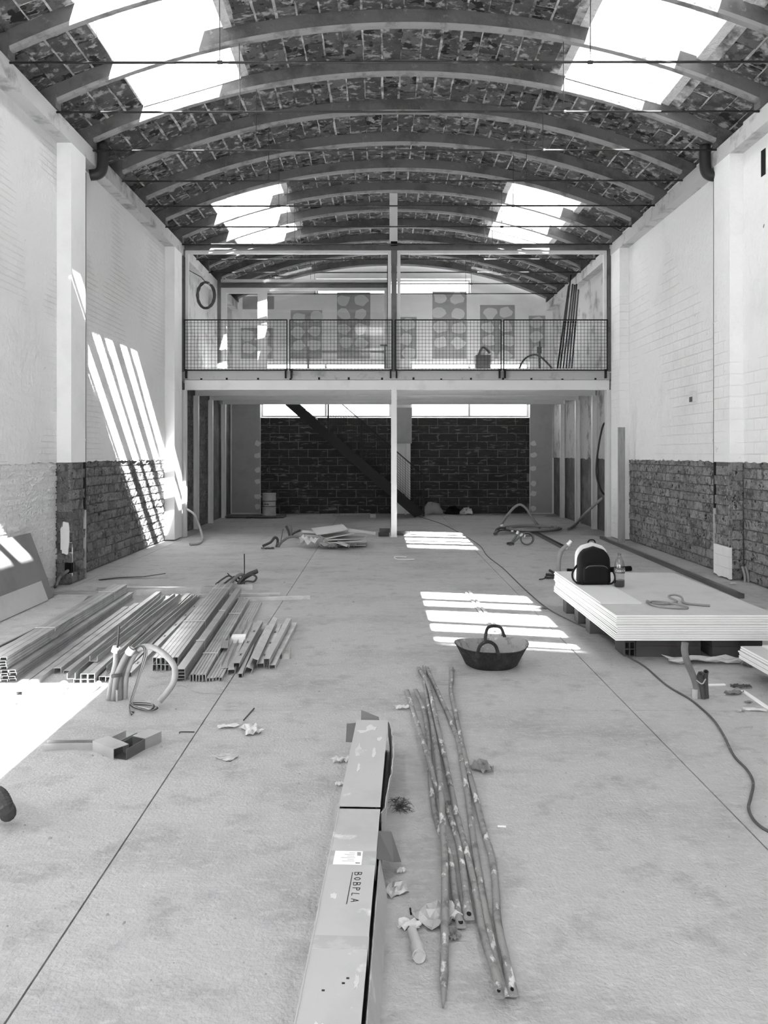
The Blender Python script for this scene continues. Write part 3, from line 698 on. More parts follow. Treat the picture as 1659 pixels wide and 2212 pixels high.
def bundle(pf, pb, cols, rows, w, h, label, group, z0=0.0, gap=.003, secf=cap_sec, straps=(), mat='galv', jit=.03):
    pf = Vector(pf); pb = Vector(pb); t = (pb-pf).normalized(); s = t.cross(Vector((0,0,1))); first = None
    for r in range(rows):
        for c in range(cols):
            o = s*((c-(cols-1)/2)*(w+gap)) + Vector((0,0,z0 + r*(h+gap)))
            q = stud(secf(w, h), pf + o + t*U(-jit, jit)*.5, pb + o + t*U(-jit, jit), label + (', %s layer up' % ORD[r] if rows > 1 else '') + (', %s from left' % ORD[c] if cols > 1 else ''), group, mat=mat)
    W2 = cols*(w+gap)/2+.003; H2 = rows*(h+gap)+.003
    for k, f in enumerate(straps):
        p = pf + (pb-pf)*f
        mb = MB(); b = .012
        for a0, a1, c0, c1 in ((-W2, W2, z0+H2-.002, z0+H2), (-W2, -W2+.002, max(z0-.0, .001), z0+H2-.002), (W2-.002, W2, max(z0, .001), z0+H2-.002)):
            mb.hexa([p+s*a0-t*b+Vector((0,0,c0)), p+s*a1-t*b+Vector((0,0,c0)), p+s*a1+t*b+Vector((0,0,c0)), p+s*a0+t*b+Vector((0,0,c0)),
                     p+s*a0-t*b+Vector((0,0,c1)), p+s*a1-t*b+Vector((0,0,c1)), p+s*a1+t*b+Vector((0,0,c1)), p+s*a0+t*b+Vector((0,0,c1))])
        tag(mb.build('binding_strap', 'strap', base=True), 'thin pale strap around the ' + group + (', %s' % ('near end', 'middle', 'far end')[k] if len(straps) > 1 else ''), 'strap')
def notch(o, L, h, step=.42):
    y = step*.6
    while y < L-.15:
        MB().extrude(I_SEC(.024, .05, .006), (0, y, h), (0, y, h+.0008), up=(0,1,0)).build('slot', 'dark_end', o); y += step
    return o
# the long bundle by the leaning boards: two tiers
bundle(at(-6, 1473), at(262, 1296), 5, 4, .047, .018, 'galvanised stud in the lower tier of the leftmost bundle', 'leftmost bundle lower studs', straps=())
bundle(at(-10, 1473), at(260, 1296), 3, 4, .047, .018, 'galvanised stud in the upper tier of the leftmost bundle', 'leftmost bundle upper studs', z0=.085, straps=(.30, .84))
for a, b, z, lab in (((8, 1514), (272, 1318), 0, 'long pale channel beside the leftmost bundle, sunlit at its near end'), ((40, 1505), (296, 1310), 0, 'long pale channel second right of the leftmost bundle')):
    stud(cap_sec(.05, .035), at(*a), at(*b), lab)
for a, b, lab in (((-30, 1412), (180, 1310), 'thin bare steel rod lying left of the leftmost bundle'), ((-40, 1425), (215, 1300), 'thin dark steel strip lying left of the leftmost bundle')):
    stud(box_sec(.018, .012), at(*a), at(*b), lab, name='steel_rod', mat='galv_dark', cat='rod')
stud(box_sec(.05, .004), at(115, 1378, .155), at(196, 1288, .155), 'bent grey metal strip resting across the leftmost bundle', name='metal_strip', mat='galv_dark', cat='strip')
stud(cap_sec(.05, .04), at(124, 1455), at(343, 1285), 'square ended long stud with a dark hollow mouth')
stud(cap_sec(.055, .022), at(146, 1455), at(361, 1292), 'flat long stud right of the square ended one')
for k in range(3):
    stud(cap_sec(.046, .034), at(166+15.5*k, 1478), at(367+10*k, 1298), 'tube profile in the bottom row of the six pack, %s from left' % ORD[k], 'six pack bottom row')
    if k: stud(cap_sec(.046, .034), at(166+15.5*k, 1478)+Vector((0,0,.036)), at(367+10*k, 1298)+Vector((0,0,.036)), 'tube profile in the top row of the six pack, %s' % ('left', 'right')[k-1], 'six pack top row')
stud(u_sec(.055, .04), at(160, 1474)+Vector((0,-.05,.037)), at(352, 1300)+Vector((0,0,.037)), 'upturned channel lying on the six pack, sunlit at its mouth')
stud(u_sec(.055, .04), at(199, 1452)+Vector((.01,0,.074)), at(384, 1305)+Vector((0,0,.074)), 'upturned channel lying highest on the six pack')
for k, (a, b) in enumerate((((221, 1472), (407, 1288)), ((235, 1473), (417, 1290)), ((253, 1471), (427, 1292)))):
    stud(cap_sec(.045, .035), at(*a), at(*b), 'long stud behind the standing grey conduits, %s from left' % ORD[k], 'studs behind the conduits')
stud(u_sec(.05, .04), at(238, 1462)+Vector((0,0,.037)), at(421, 1300)+Vector((0,0,.037)), 'upturned notched channel on the studs behind the conduits')
notch(stud(cap_sec(.045, .03), at(277, 1462), at(440, 1296), 'single notched stud right of the conduits'), 2.8, .03)
# central bundles
bundle(at(357, 1449), at(486, 1279), 6, 2, .0275, .046, 'galvanised stud in the widest strapped bundle', 'widest strapped bundle', straps=(.38, .90))
bundle(at(390, 1473), at(515, 1289), 1, 4, .058, .020, 'galvanised stud in the tall narrow bundle', 'tall narrow bundle', straps=(.25, .62))
bundle(at(427, 1473), at(528, 1303), 5, 1, .0185, .05, 'galvanised stud in the five wide strapped bundle', 'five wide bundle', straps=(.2, .72))
bundle(at(463, 1472), at(554, 1307), 5, 1, .0185, .026, 'low galvanised stud in the flat unstrapped row', 'flat unstrapped row')
# short offcuts
offs = [(u_sec(.045,.035), (484, 1452), (530, 1352), .03, 'short upturned channel, first right of the flat row'),
        (u_sec(.05,.035), (497, 1452), (541, 1355), .03, 'short upturned channel, second right of the flat row'),
        (cap_sec(.052,.035), (500, 1457), (548, 1352), 0, 'dull offcut lying under the notched offcut'),
        (cap_sec(.05,.03), (510, 1452), (562, 1357), .037, 'notched offcut with H shaped slots, right of the upturned channels'),
        (cap_sec(.03,.03), (519, 1464), (545, 1400), 0, 'small angle offcut nearest the camera'),
        (cap_sec(.05,.035), (535, 1455), (578, 1362), 0, 'offcut lying flat under the tilted one'),
        (cap_sec(.045,.035), (548, 1447), (592, 1352), .037, 'tilted offcut with a dark diamond mouth'),
        (cap_sec(.05,.035), (563, 1443), (603, 1356), 0, 'offcut with a slot, middle of the right group'),
        (cap_sec(.045,.04), (576, 1446), (624, 1354), .037, 'offcut resting high with a square dark mouth'),
        (cap_sec(.045,.03), (588, 1445), (636, 1352), 0, 'rightmost long offcut of the stud pile')]
for k, (sec, a, b, z, lab) in enumerate(offs):
    o = stud(sec, at(*a)+Vector((0,0,z)), at(*b)+Vector((0,0,z)), lab, name='stud_offcut', roll=(.35 if 'tilted' in lab else 0))
    if 'slot' in lab: notch(o, 1.4, sec[-1][1], .38)
stud(u_sec(.055, .06), at(617, 1424), at(619, 1412), 'tiny U shaped clip standing right of the offcuts', name='stud_clip')
stud(u_sec(.055, .045), at(485, 1400, .052), at(488, 1384, .052), 'small U shaped clip resting on the five wide bundle', name='stud_clip')
stud(box_sec(.11, .05), at(515, 1390, .03), at(517, 1383, .03), 'short white foam block on the flat row of studs', name='foam_block', mat='label_white', cat='block')
# H slots of notched profiles
# cross-lying profiles beyond
for sec, a, b, z, lab in ((cap_sec(.06,.03), (117, 1283), (302, 1283), 0, 'long channel lying crosswise from the left pilaster'),
        (cap_sec(.05,.02), (212, 1272), (420, 1272), 0, 'thin pale strip profile lying crosswise behind the bundles'),
        (u_sec(.07,.06), (250, 1287), (545, 1274), 0, 'wide pale channel lying crosswise under the bundle ends'),
        (cap_sec(.05,.04), (430, 1292), (605, 1289), 0, 'shorter profile lying crosswise toward the floor joint'),
        (cap_sec(.055,.035), (500, 1299), (670, 1294), 0, 'longest reaching profile crossing the floor joint'),
        (u_sec(.06,.05), (190, 1300), (285, 1296), 0, 'short upright channel at the far end of the leftmost bundle')):
    stud(sec, at(*a)+Vector((0,0,z)), at(*b)+Vector((0,0,z)), lab, name='cross_profile')

# ------------------------------------------------------------------ leaning sheets by the left wall
def slab(p, q, r, th):      # parallelogram p,q,r (+4th) with thickness along its normal
    p, q, r = Vector(p), Vector(q), Vector(r); s = p + (r-q); n = (q-p).cross(r-q).normalized()*th
    return MB().hexa([p, q, r, s, p+n, q+n, r+n, s+n])
tag(slab((-3.50, 5.95, .004), (-3.52, 8.47, .004), (-3.775, 8.47, .69), .013).build('leaning_plasterboard', 'board_grey', base=True), 'large dark grey plasterboard sheet leaning on the left wall', 'board')
tag(slab((-3.478, 5.9, .004), (-3.498, 8.27, .004), (-3.572, 8.27, .205), .013).build('leaning_plasterboard', 'board_face', base=True), 'low pale plasterboard strip leaning in front of the grey sheet', 'board')

# ------------------------------------------------------------------ conduits, hoses, wires
def pipe(name, label, pts, r, mat, cat='pipe', n=10, hollow=.75, parent=None, sp=6, group=None):
    o = MB().tube(spline(pts, sp), r, n, hollow=hollow).build(name, mat, parent, base=parent is None)
    smooth_by_angle(o, 45)
    return tag(o, label, cat, group) if parent is None else o
B = at(248, 1512)
cl = empty('conduit_cluster', B); tag(cl, 'tied cluster of grey conduits rising from the floor before the studs', 'conduits')
def cp(pts, r, mat, name='conduit', hollow=.75, n=10):
    o = MB().tube(spline([Vector(p) for p in pts]), r, n, hollow=hollow).build(name, mat, cl); return smooth_by_angle(o, 45)
cp([(-.035, 0, 0), (-.02, .01, .12), (0, .02, .22), (.012, .0, .32)], .02, 'conduit'); cp([(.0, -.01, 0), (.015, 0, .14), (.06, 0, .25), (.11, 0, .33)], .022, 'conduit')
cp([(.03, .0, 0), (.035, .015, .15), (.09, .03, .27), (.135, .02, .31)], .02, 'conduit'); cp([(.02, -.02, 0), (.022, -.02, .07)], .009, 'conduit_pale')
cp([(.05, .03, .0), (.065, .03, .16), (.13, .03, .3), (.21, .0, .335), (.30, -.03, .31), (.385, -.06, .235), (.395, -.08, .15), (.36, -.1, .085), (.315, -.13, .03)], .019, 'conduit_pale')
cp([(.02, -.01, .33), (.028, -.01, .42), (.03, -.01, .47)], .006, 'wire_dark', 'rebar', 0, 6)
cp([(-.01, -.02, .155), (.02, -.025, .16), (.05, -.01, .16)], .012, 'conduit_dark', 'cable_tie', 0, 6)
cp([(.0, .0, .30), (.012, -.001, .335)], .024, 'label_white', 'tape_wrap', 0); cp([(.085, .002, .29), (.11, .0, .325)], .026, 'label_white', 'tape_wrap', 0)
for k in range(4):
    o = .006*k
    cp([(.13, .0+o, .32), (.165, -.02+o, .345), (.20+o, -.05, .31), (.17+o*.6, -.09, .16), (.14+o*.5, -.12, .04), (.15+o, -.15, .012), (.22+.01*k, -.2-.01*k, .008+o), (.30, -.24-.01*k, .012+o), (.33-.01*k, -.215, .02+o), (.26, -.15, .015+o), (.17, -.12, .01+o), (.14, -.14, .02), (.17, -.24, .01), (.2, -.30+.02*k, .006)], .0042, 'wire' if k % 2 else 'wire_dark', 'wire', 0, 5)
# white pipes and pale hose in the sun patch
pipe('white_pipe', 'short white plastic pipe lying in the sun patch', [at(116, 1507, .03), at(138, 1480, .03)], .03, 'label_white', sp=2, n=14)
pipe('white_pipe', 'thick white pipe with a flared end at the left edge', [at(22, 1512, .045), at(8, 1500, .045), at(-25, 1492, .045)], .042, 'label_white', n=14)
pipe('grey_hose', 'pale hose curving out of the sun patch to the studs', [at(-60, 1538, .018), at(0, 1535, .018), at(90, 1525, .018), at(165, 1507, .018), at(200, 1489, .018), at(214, 1476, .03)], .019, 'conduit')
pipe('grey_hose', 'dark grey pipe end left of the leftmost bundle', [at(-60, 1432, .03), at(0, 1421, .03), at(28, 1411, .03)], .028, 'conduit_dark')
# corrugated hose at the left edge
ch = []
for i in range(46):
    t = i/45; c = spline([at(-40, 1725, .02)+Vector((0,0,.02)), at(-6, 1716, .12), at(12, 1745, .1), at(17, 1757, .035)], 15)[min(45, i)]; ch.append(c)
o = MB().tube(ch, [.034 if i % 2 else .029 for i in range(46)], 12).build('corrugated_hose', 'conduit_dark', base=True); tag(o, 'ribbed dark hose bending into the floor at the left edge', 'hose')
# far left conduits with rebar
B = at(515, 1262)
cl = empty('conduit_cluster', B); tag(cl, 'dark tangled conduits with an upright rebar behind the studs', 'conduits')
cp([(.07, 0, 0), (.072, 0, .2), (.07, 0, .36)], .007, 'wire_dark', 'rebar', 0, 6)
cp([(.0, .0, 0), (.04, 0, .06), (.12, -.02, .12), (.23, -.03, .165)], .022, 'conduit_dark'); cp([(.0, .03, 0), (.05, .02, .05), (.15, 0, .11), (.23, -.02, .15)], .016, 'conduit_dark')
cp([(.02, 0, 0), (.1, -.03, .04), (.19, -.05, .04), (.22, -.05, .09), (.17, -.04, .12), (.1, -.02, .1)], .012, 'conduit_dark')
cp([(-.08, -.03, .01), (-.05, -.02, .06), (.01, 0, .11), (.05, .03, .1), (.04, .03, .03)], .02, 'conduit'); cp([(-.17, -.04, .005), (-.10, -.02, .06), (-.04, 0, .09), (.03, .02, .05)], .011, 'conduit_dark')
cp([(-.26, -.05, .005), (-.19, -.03, .06), (-.11, 0, .10), (-.05, .02, .05), (0, .02, .02)], .010, 'conduit_dark'); cp([(-.13, 0, .13), (-.08, .01, .08), (-.02, .02, .05)], .006, 'wire_dark', 'wire', 0, 5)
# dark strip on the floor and cable at the left pilaster
st_ = [at(214, 1253, .004), at(255, 1248, .012), at(310, 1246, .02), at(358, 1239, .05)]
mb = MB()
for a, b in zip(st_[:-1], st_[1:]): mb.extrude(box_sec(.05, .006), a, b)
tag(mb.build('rubber_strip', 'wire_dark', base=True), 'curled dark strip on the floor beside the left brick wall', 'strip')
pipe('grey_hose', 'pale hose coming out of the hole low in the left pilaster', [at(119, 1268, .02), at(122, 1262, .06), atd(130, 1246, 9.2), atd(142, 1236, 9.2), atd(150, 1231, 9.27)], .018, 'conduit')
tag(MB().box(-3.70, -3.625, 9.235, 9.30, .14, .26).build('pilaster_hole', 'dark_end', kind='structure'), 'dark broken hole low in the left pilaster', 'hole')
# hose by the left front post
pipe('grey_hose', 'pale hose arching beside the left mezzanine post', [at(410, 1176, .02), at(428, 1174, .02), at(437, 1165, .03), atd(432, 1140, 14.4), atd(420, 1112, 14.4), atd(404, 1100, 14.5)], .022, 'conduit_pale')

# ------------------------------------------------------------------ folded channel and litter, front left
fc = empty('folded_channel', at(225, 1625)); tag(fc, 'cut and folded galvanised channel lying on the bare floor', 'metal profile')
def fcp(sec, a, b, nm, mat='galv', za=0, zb=0, roll=0): rel(MB().extrude(sec, at(*a)+Vector((0,0,za)), at(*b)+Vector((0,0,zb)), roll=roll), nm, mat, fc)
fcp(u_sec(.05, .035), (98, 1617), (222, 1615), 'narrow_arm')
fcp(cap_sec(.09, .055), (217, 1617), (262, 1636), 'near_arm', za=.0, zb=.0)
fcp(u_sec(.085, .055), (258, 1640), (300, 1616), 'open_middle', 'galv_dark'); fcp(cap_sec(.09, .058), (300, 1616), (335, 1600), 'far_arm'); fcp(u_sec(.08, .05), (246, 1618), (284, 1600), 'folded_flange')

def scrap(label, u, v, sx, sy, rot, seed, mat='paper', h=.02, name='paper_scrap', cat='paper', z=0.002, torn=.25):
    rr = random.Random(seed); nx, ny = 7, 6; vs = []; fs = []; p = at(u, v, 0)
    ex = [rr.uniform(1-torn, 1) for _ in range(ny)]; ey = [rr.uniform(1-torn, 1) for _ in range(nx)]; ph = rr.uniform(0, 6)
    for lay in (0, 1):
        rr2 = random.Random(seed+5)
        for i in range(nx):
            for j in range(ny):
                a = (i/(nx-1)-.5)*ex[j]*sx; b = (j/(ny-1)-.5)*ey[i]*sy
                zz = z + h*(abs(math.sin(i*1.9+ph+j*.8))*.55 + rr2.uniform(0, .45)) + lay*.0018
                vs.append((p.x + a*math.cos(rot)-b*math.sin(rot), p.y + a*math.sin(rot)+b*math.cos(rot), zz))
    n = nx*ny
    for i in range(nx-1):
        for j in range(ny-1):
            a = i*ny+j; fs += [(a, a+1, a+ny+1, a+ny), (n+a, n+a+ny, n+a+ny+1, n+a+1)]
    ring = [i*ny for i in range(nx)] + [(nx-1)*ny+j for j in range(1, ny)] + [i*ny+ny-1 for i in range(nx-2, -1, -1)] + [j for j in range(ny-2, 0, -1)]
    for a, b in zip(ring, ring[1:]+ring[:1]): fs.append((a, b, n+b, n+a))
    mn = min(q[2] for q in vs); vs = [(q[0], q[1], q[2]-mn+.001) for q in vs]
    o = MB().add(vs, fs).build(name, mat, base=True); return tag(o, label, cat)
scrap('torn white paper strip below the wire coil', 492, 1572, .13, .05, .3, 1); scrap('curled torn white paper right of the wire coil', 543, 1580, .10, .16, .5, 2, h=.03)
scrap('flat translucent plastic scrap on the bare floor, left half', 490, 1637, .11, .09, -.5, 3, 'tape', h=.01, name='plastic_scrap', cat='plastic')
stud(box_sec(.006, .006), at(526, 1557), at(549, 1531), 'thin dark stick near the torn white paper', name='thin_stick', mat='wire_dark', cat='stick')
pipe('bent_wire', 'short bent wire lying on the left floor joint', [at(388, 1584, .004), at(390, 1581, .004), at(420, 1581, .004)], .003, 'wire_dark', cat='wire', hollow=0, n=6)
pipe('pale_string', 'thin pale cord curling from the conduits to the joint', [at(382, 1482, .003), at(395, 1482, .003), at(420, 1494, .003), at(450, 1498, .003), at(478, 1499, .003)], .0025, 'conduit_pale', cat='cord', hollow=0, n=5)

# ------------------------------------------------------------------ long cardboard box
A0 = Vector((-.0405, 4.10, 0)); dirb = Vector((-.0405, -1, 0)).normalized(); sb = Vector((dirb.y, -dirb.x, 0))   # dirb runs toward the camera, sb to its left in view
sb = Vector((-1, .0405, 0)).normalized(); BWD, BH, BL = .164, .16, 3.0
box = empty('cardboard_box', A0 + dirb*BL/2); tag(box, 'long torn cardboard box with handwriting lying toward the camera', 'box')
def bp(l, s, z): return A0 + dirb*l + sb*s + Vector((0,0,z))     # l along, s to the left from the middle
def bpan(l0, l1, s0, s1, z0, z1): return [bp(l0, s0, z0), bp(l1, s0, z0), bp(l1, s1, z0), bp(l0, s1, z0), bp(l0, s0, z1), bp(l1, s0, z1), bp(l1, s1, z1), bp(l0, s1, z1)]
hw = BWD/2; t_ = .004; CUT = 1.005
rel(MB().hexa(bpan(0, CUT-.006, -hw, hw, BH-t_, BH)), 'far_lid', 'cardboard', box); rel(MB().hexa(bpan(CUT+.006, BL, -hw, hw, BH-.006-t_, BH-.006)), 'near_lid', 'cardboard', box)
rel(MB().hexa(bpan(0, BL, hw-t_, hw, 0, BH-t_)), 'side_panel', 'cardboard', box)
rel(MB().hexa(bpan(0, BL, -hw+t_, hw-t_, 0, t_)), 'bottom_panel', 'cardboard_dark', box)
# right side: inner wall set back, outer flap bulging out and torn
rel(MB().hexa(bpan(0.02, BL, -hw+.018, -hw+.022, t_, BH-t_-.012)), 'inner_side', 'cardboard_dark', box)
fl = MB(); prev = None
for i in range(31):
    l = i/30*.99; bul = .036*math.sin(math.pi*min(1, l/.99))**.7 + .006*(R.random()-.5); top = BH*(.96 if l < .9 else .8) + U(-.008, .008)
    cur = [bp(l, -hw-.012, 0), bp(l, -hw-bul*.7, BH*.5), bp(l, -hw-bul, top)]
    cur2 = [q_ + sb*(-.004) for q_ in cur]
    if prev:
        fl.add(prev[0]+prev[1]+cur+cur2, [(0,6,7,1),(1,7,8,2),(3,4,10,9),(4,5,11,10),(2,8,11,5)])
    prev = (cur, cur2)
rel(fl, 'torn_side_flap', 'cardboard', box)
fn = MB(); prev = None
for i in range(41):
    l = CUT + .33 + i/40*(BL-CUT-.33); top = BH*.9 - .02 + U(-.006, .004); cur = [bp(l, -hw-.034, 0), bp(l, -hw-.009, top)]; cur2 = [q_ - sb*.004 for q_ in cur]
    if prev: fn.add(prev[0]+prev[1]+cur+cur2, [(0,4,5,1),(2,3,7,6),(1,5,7,3)])
    prev = (cur, cur2)
rel(fn, 'near_side_panel', 'cardboard', box)
# the flap torn open beside the label
tf = MB(); k = [bp(1.185, -hw-.001, .152), bp(1.36, -hw-.001, .142), bp(1.25, -hw-.055, .075), bp(1.17, -hw-.082, .035), bp(1.13, -hw-.045, .125)]
tf.add(k + [q_ + Vector((.003, 0, -.004)) for q_ in k], [(0,1,2,4),(4,2,3),(5,9,7,6),(9,8,7),(0,4,9,5),(4,3,8,9),(2,3,8,7),(1,2,7,6)])
rel(tf, 'open_flap', 'cardboard_dark', box)
rel(MB().hexa(bpan(CUT+.03, CUT+.35, -hw-.012, -hw-.008, 0, BH*.72)), 'side_remnant', 'cardboard', box)
# end flaps
rel(MB().hexa([bp(.02, hw, .05), bp(.02, hw+.055, .05), bp(.016, hw+.055, .05), bp(.016, hw, .05), bp(.02, hw, .15), bp(.02, hw+.05, .145), bp(.016, hw+.05, .145), bp(.016, hw, .15)]), 'end_flap', 'cardboard_dark', box)
rel(MB().hexa([bp(-.004, hw-.02, .02), bp(-.008, -hw+.03, .02), bp(-.012, -hw+.03, .02), bp(-.008, hw-.02, .02), bp(-.06, hw-.02, .19), bp(-.03, -hw+.05, .165), bp(-.034, -hw+.05, .165), bp(-.064, hw-.02, .19)]), 'end_flap', 'cardboard_dark', box)
zt = BH-.006
def ontop(l0, l1, s0, s1, nm, mat, h=.0008, z=0): rel(MB().hexa(bpan(l0, l1, s0, s1, zt+z, zt+z+h)), nm, mat, box)
ontop(CUT+.335, CUT+.425, -hw-.001, hw+.001, 'packing_tape', 'tape'); rel(MB().hexa(bpan(CUT+.335, CUT+.425, -hw-.0015, -hw-.0005, .10, zt)), 'packing_tape', 'tape', box)
ontop(CUT+.82, CUT+.88, -hw-.001, hw+.001, 'packing_tape', 'tape'); rel(MB().hexa(bpan(CUT+.82, CUT+.88, -hw-.0015, -hw-.0005, .10, zt)), 'packing_tape', 'tape', box)
ontop(CUT+.338, CUT+.428, -hw+.047, hw-.02, 'shipping_label', 'label_white', .001, .0008)
lb = MB()
for i in range(9): s0 = -hw+.052+U(0, .002); lb.hexa(bpan(CUT+.345+i*.0028, CUT+.3465+i*.0028, s0, s0+.013, zt+.0018, zt+.0021))
for i in range(6): s0 = -hw+.07+U(0, .01); lb.hexa(bpan(CUT+.35+i*.011, CUT+.3515+i*.011, s0, s0+U(.02, .05), zt+.0018, zt+.0021))
lb.hexa(bpan(CUT+.415, CUT+.421, -hw+.052, -hw+.068, zt+.0018, zt+.0021))
lp_ = rel(lb, 'label_print', 'ink_soft', box); lp_['kind'] = 'stuff'; lp_.parent = [c_ for c_ in box.children if c_.name.startswith('shipping_label')][0]
def splash(l, s0, rl, rs, seed, z):
    rr = random.Random(seed); n = 14; vs = []; pr = [rr.uniform(.55, 1.2) for _ in range(n)]
    for h in (0, .0008): vs += [bp(l + rl*pr[i]*math.cos(2*math.pi*i/n), s0 + rs*pr[i]*math.sin(2*math.pi*i/n), z + h) for i in range(n)]
    rel(MB().add(vs, [tuple(range(n, 2*n))] + [(i, (i+1) % n, n+(i+1) % n, n+i) for i in range(n)]), 'plaster_splash', 'paper', box)
for l, s0, rl, rs, sd in ((.12, .0, .05, .03, 1), (.17, .04, .02, .03, 2), (.42, .045, .09, .014, 3), (.46, -.03, .07, .012, 4), (.27, -.05, .03, .012, 5), (.62, .03, .05, .008, 6)): splash(l, s0, rl, rs, sd, BH)
for l, s0, rl, rs, sd in ((1.62, .04, .02, .014, 7), (2.02, -.06, .03, .008, 8), (2.2, .02, .03, .02, 9)): splash(l, s0, rl, rs, sd, zt)
# handwriting, read from the far end: B O B P L A, with a line under it
GL = {'B': [[(0,0),(0,1)], [(0,1),(.5,.9),(.5,.62),(0,.52)], [(0,.52),(.6,.42),(.6,.08),(0,0)]], 'O': [[(.3,.05),(.05,.3),(.05,.7),(.3,.9),(.55,.7),(.55,.3),(.3,.05)]],
      'P': [[(0,0),(0,1)], [(0,1),(.5,.9),(.5,.6),(0,.5)]], 'L': [[(.1,1),(0,0),(.5,.02)]], 'A': [[(0,0),(.35,1),(.65,0)], [(.1,.38),(.6,.38)]]}
hwm = MB()
def stroke(pts):
    for a, b in zip(pts[:-1], pts[1:]):
        a = Vector(a); b = Vector(b); d = (b-a).normalized(); n_ = Vector((-d.y, d.x))*.0012; q_ = []
        for zz in (zt+.0002, zt+.0009):
            for p in (a-n_, b-n_, b+n_, a+n_): q_.append(bp(p.x, p.y, zz))
        hwm.hexa(q_)
for i, chh in enumerate('BOBPLA'):
    for stx in GL[chh]: stroke([(CUT+.475 + i*.031 + px0*.026, -hw+.066 - pz0*.024) for px0, pz0 in stx])
stroke([(CUT+.475, -hw+.073), (CUT+.66, -hw+.078)])
# the letters face the right-hand reader: tops toward the box's right edge
hw_ = rel(hwm, 'handwriting', 'ink', box); hw_.parent = [c_ for c_ in box.children if c_.name.startswith('near_lid')][0]
for l, s in ((.62, .05), (1.72, -.03), (1.75, .02), (1.7, -.04)): rel(MB().hexa(bpan(CUT+l-1+.3, CUT+l-1+.306, s, s+.008, zt+.0001, zt+.001)), 'punched_hole', 'ink', box)

# ------------------------------------------------------------------ six rusty scaffold poles
POLES = {'rightmost long dented pole ending in a flattened foot': ([(975,1442,0),(976.5,1469,0),(974,1490,0),(985,1545,0),(1003,1630,0),(1023,1705,0),(1045,1793,0),(1061.6,1850,0),(1070,1908,0),(1075,1989,0),(1092,2070,0),(1108,2151,0)], 'flat'),
 'pole just left of the rightmost, its foot tucked under the others': ([(922,1442,0),(948,1501,0),(970,1548,0),(990,1602,0),(1001,1662,0),(1009.5,1714,0),(1020,1793,0),(1034,1885,0),(1050,1978,0),(1068.5,2070,0),(1087,2151,0)], 'flat'),
 'white splashed pole crossing to the slotted near end': ([(904,1442,0),(925,1479.6,.028),(941,1548,.02),(956,1617,0),(975,1707,0),(983,1746,0),(1001,1816,0),(1020,1892,0),(1031.5,1950,.0),(1045,2024,.005),(1075,2117,.022),(1077,2154,.028)], 'slit'),
 'straight pole lying on top with a pinched pointed near end': ([(916,1439,.0),(922,1501,.0),(932,1554,.0),(943,1626,.015),(952,1700,.042),(957,1798,.034),(960,1839,.032),(961,1931,.03),(960,2050,.01),(959,2110,.0),(957,2177,0)], 'point'),
 'short pole ending in a flat tab with a round hole': ([(879,1491,0),(896,1545,0.01),(912,1595,.022),(927,1644,.028),(947,1711,.012),(967,1751,0),(987.5,1811,0),(999,1874,.005),(1008,1943,.01),(1014,1985,.012)], 'hole'),
 'lowest short pole with a folded holed tab among the scraps': ([(897,1489.5,0),(912,1523,0),(919.6,1554,0),(925,1599,0),(929,1660,0),(936,1737,0),(947,1785,0),(971,1850,0),(980.5,1920,0),(990,1972,0),(997,2003,0)], 'hole')}
for lab, (pts, endk) in POLES.items():
    r0 = .0132; P3 = [at(u, v, r0 + z) for u, v, z in pts]; P3 = spline(P3, 6); n = len(P3); rs = [r0]*n; el = [1.0]*n
    for i in range(4): rs[i] = r0*(1+.12*(3-i)/3); el[i] = .45 + .18*i
    k = 6
    for i in range(k):
        f = (i+1)/k; j = n-k+i
        if endk == 'point': el[j] = 1; rs[j] = r0*(1-.8*f)
        else: rs[j] = r0*(1+.3*f); el[j] = 1-.72*f
    pl = empty('scaffold_pole', P3[n//2] - Vector((0,0,r0))); tag(pl, lab, 'pole', 'rusty poles beside the box')
    o = rel(MB().tube(P3, rs, 10, hollow=0 if endk != 'none' else .7, ell=el), 'tube', 'pole', pl); smooth_by_angle(o, 50)
    tdir = (P3[-1]-P3[-3]).normalized(); e = P3[-1] - tdir*.018
    if endk in ('hole', 'flat', 'slit'):
        zt_ = e.z + r0*1.45*.28 + .0012; rr_ = .008 if endk == 'hole' else .005
        rel(MB().lathe([(rr_, 0), (rr_, .0015)], (e.x, e.y, zt_-.0005), 12, 1, 1.5), 'bolt_hole', 'dark_end', pl).parent = o

# ------------------------------------------------------------------ rubber basket
bc = Vector(((1062-821)/FPX*5.76, 5.76, 0)); bk = empty('rubber_basket', bc); tag(bk, 'black rubber builder\'s basket with two loop handles, dusty inside', 'basket')
n = 40; vs = []; fs = []
prof = [(.0, .002), (.17, .0), (.19, .012), (.215, .06), (.245, .115), (.266, .15), (.270, .153), (.263, .155), (.236, .11), (.205, .06), (.18, .025)]
for ri, (r_, z_) in enumerate(prof):
    for j in range(n):
        a = 2*math.pi*j/n; wob = 1 + .02*math.sin(2*a+.6) + .012*math.sin(5*a); zz = z_ + (.010*math.sin(2*a+1.3) + .005*math.sin(3*a))*(z_/.15)
        vs.append((r_*wob*math.cos(a), r_*wob*math.sin(a)*.94, max(zz, 0)))
for i in range(1, len(prof)-1):
    for j in range(n): fs.append((i*n+j, i*n+(j+1) % n, (i+1)*n+(j+1) % n, (i+1)*n+j))
fs.append(tuple(n + j for j in range(n-1, -1, -1))); vout = vs
o = MB().add(vs[:], [f for f in fs if max(f) < 8*n or len(f) > 4]).build('tub', 'rubber', bk); smooth_by_angle(o, 40)
o = MB().add(vs[:], [f for f in fs if min(f) >= 7*n and len(f) == 4] + [tuple(10*n + j for j in range(n))]).build('dusty_lining', 'rubber_dust', bk); smooth_by_angle(o, 60)
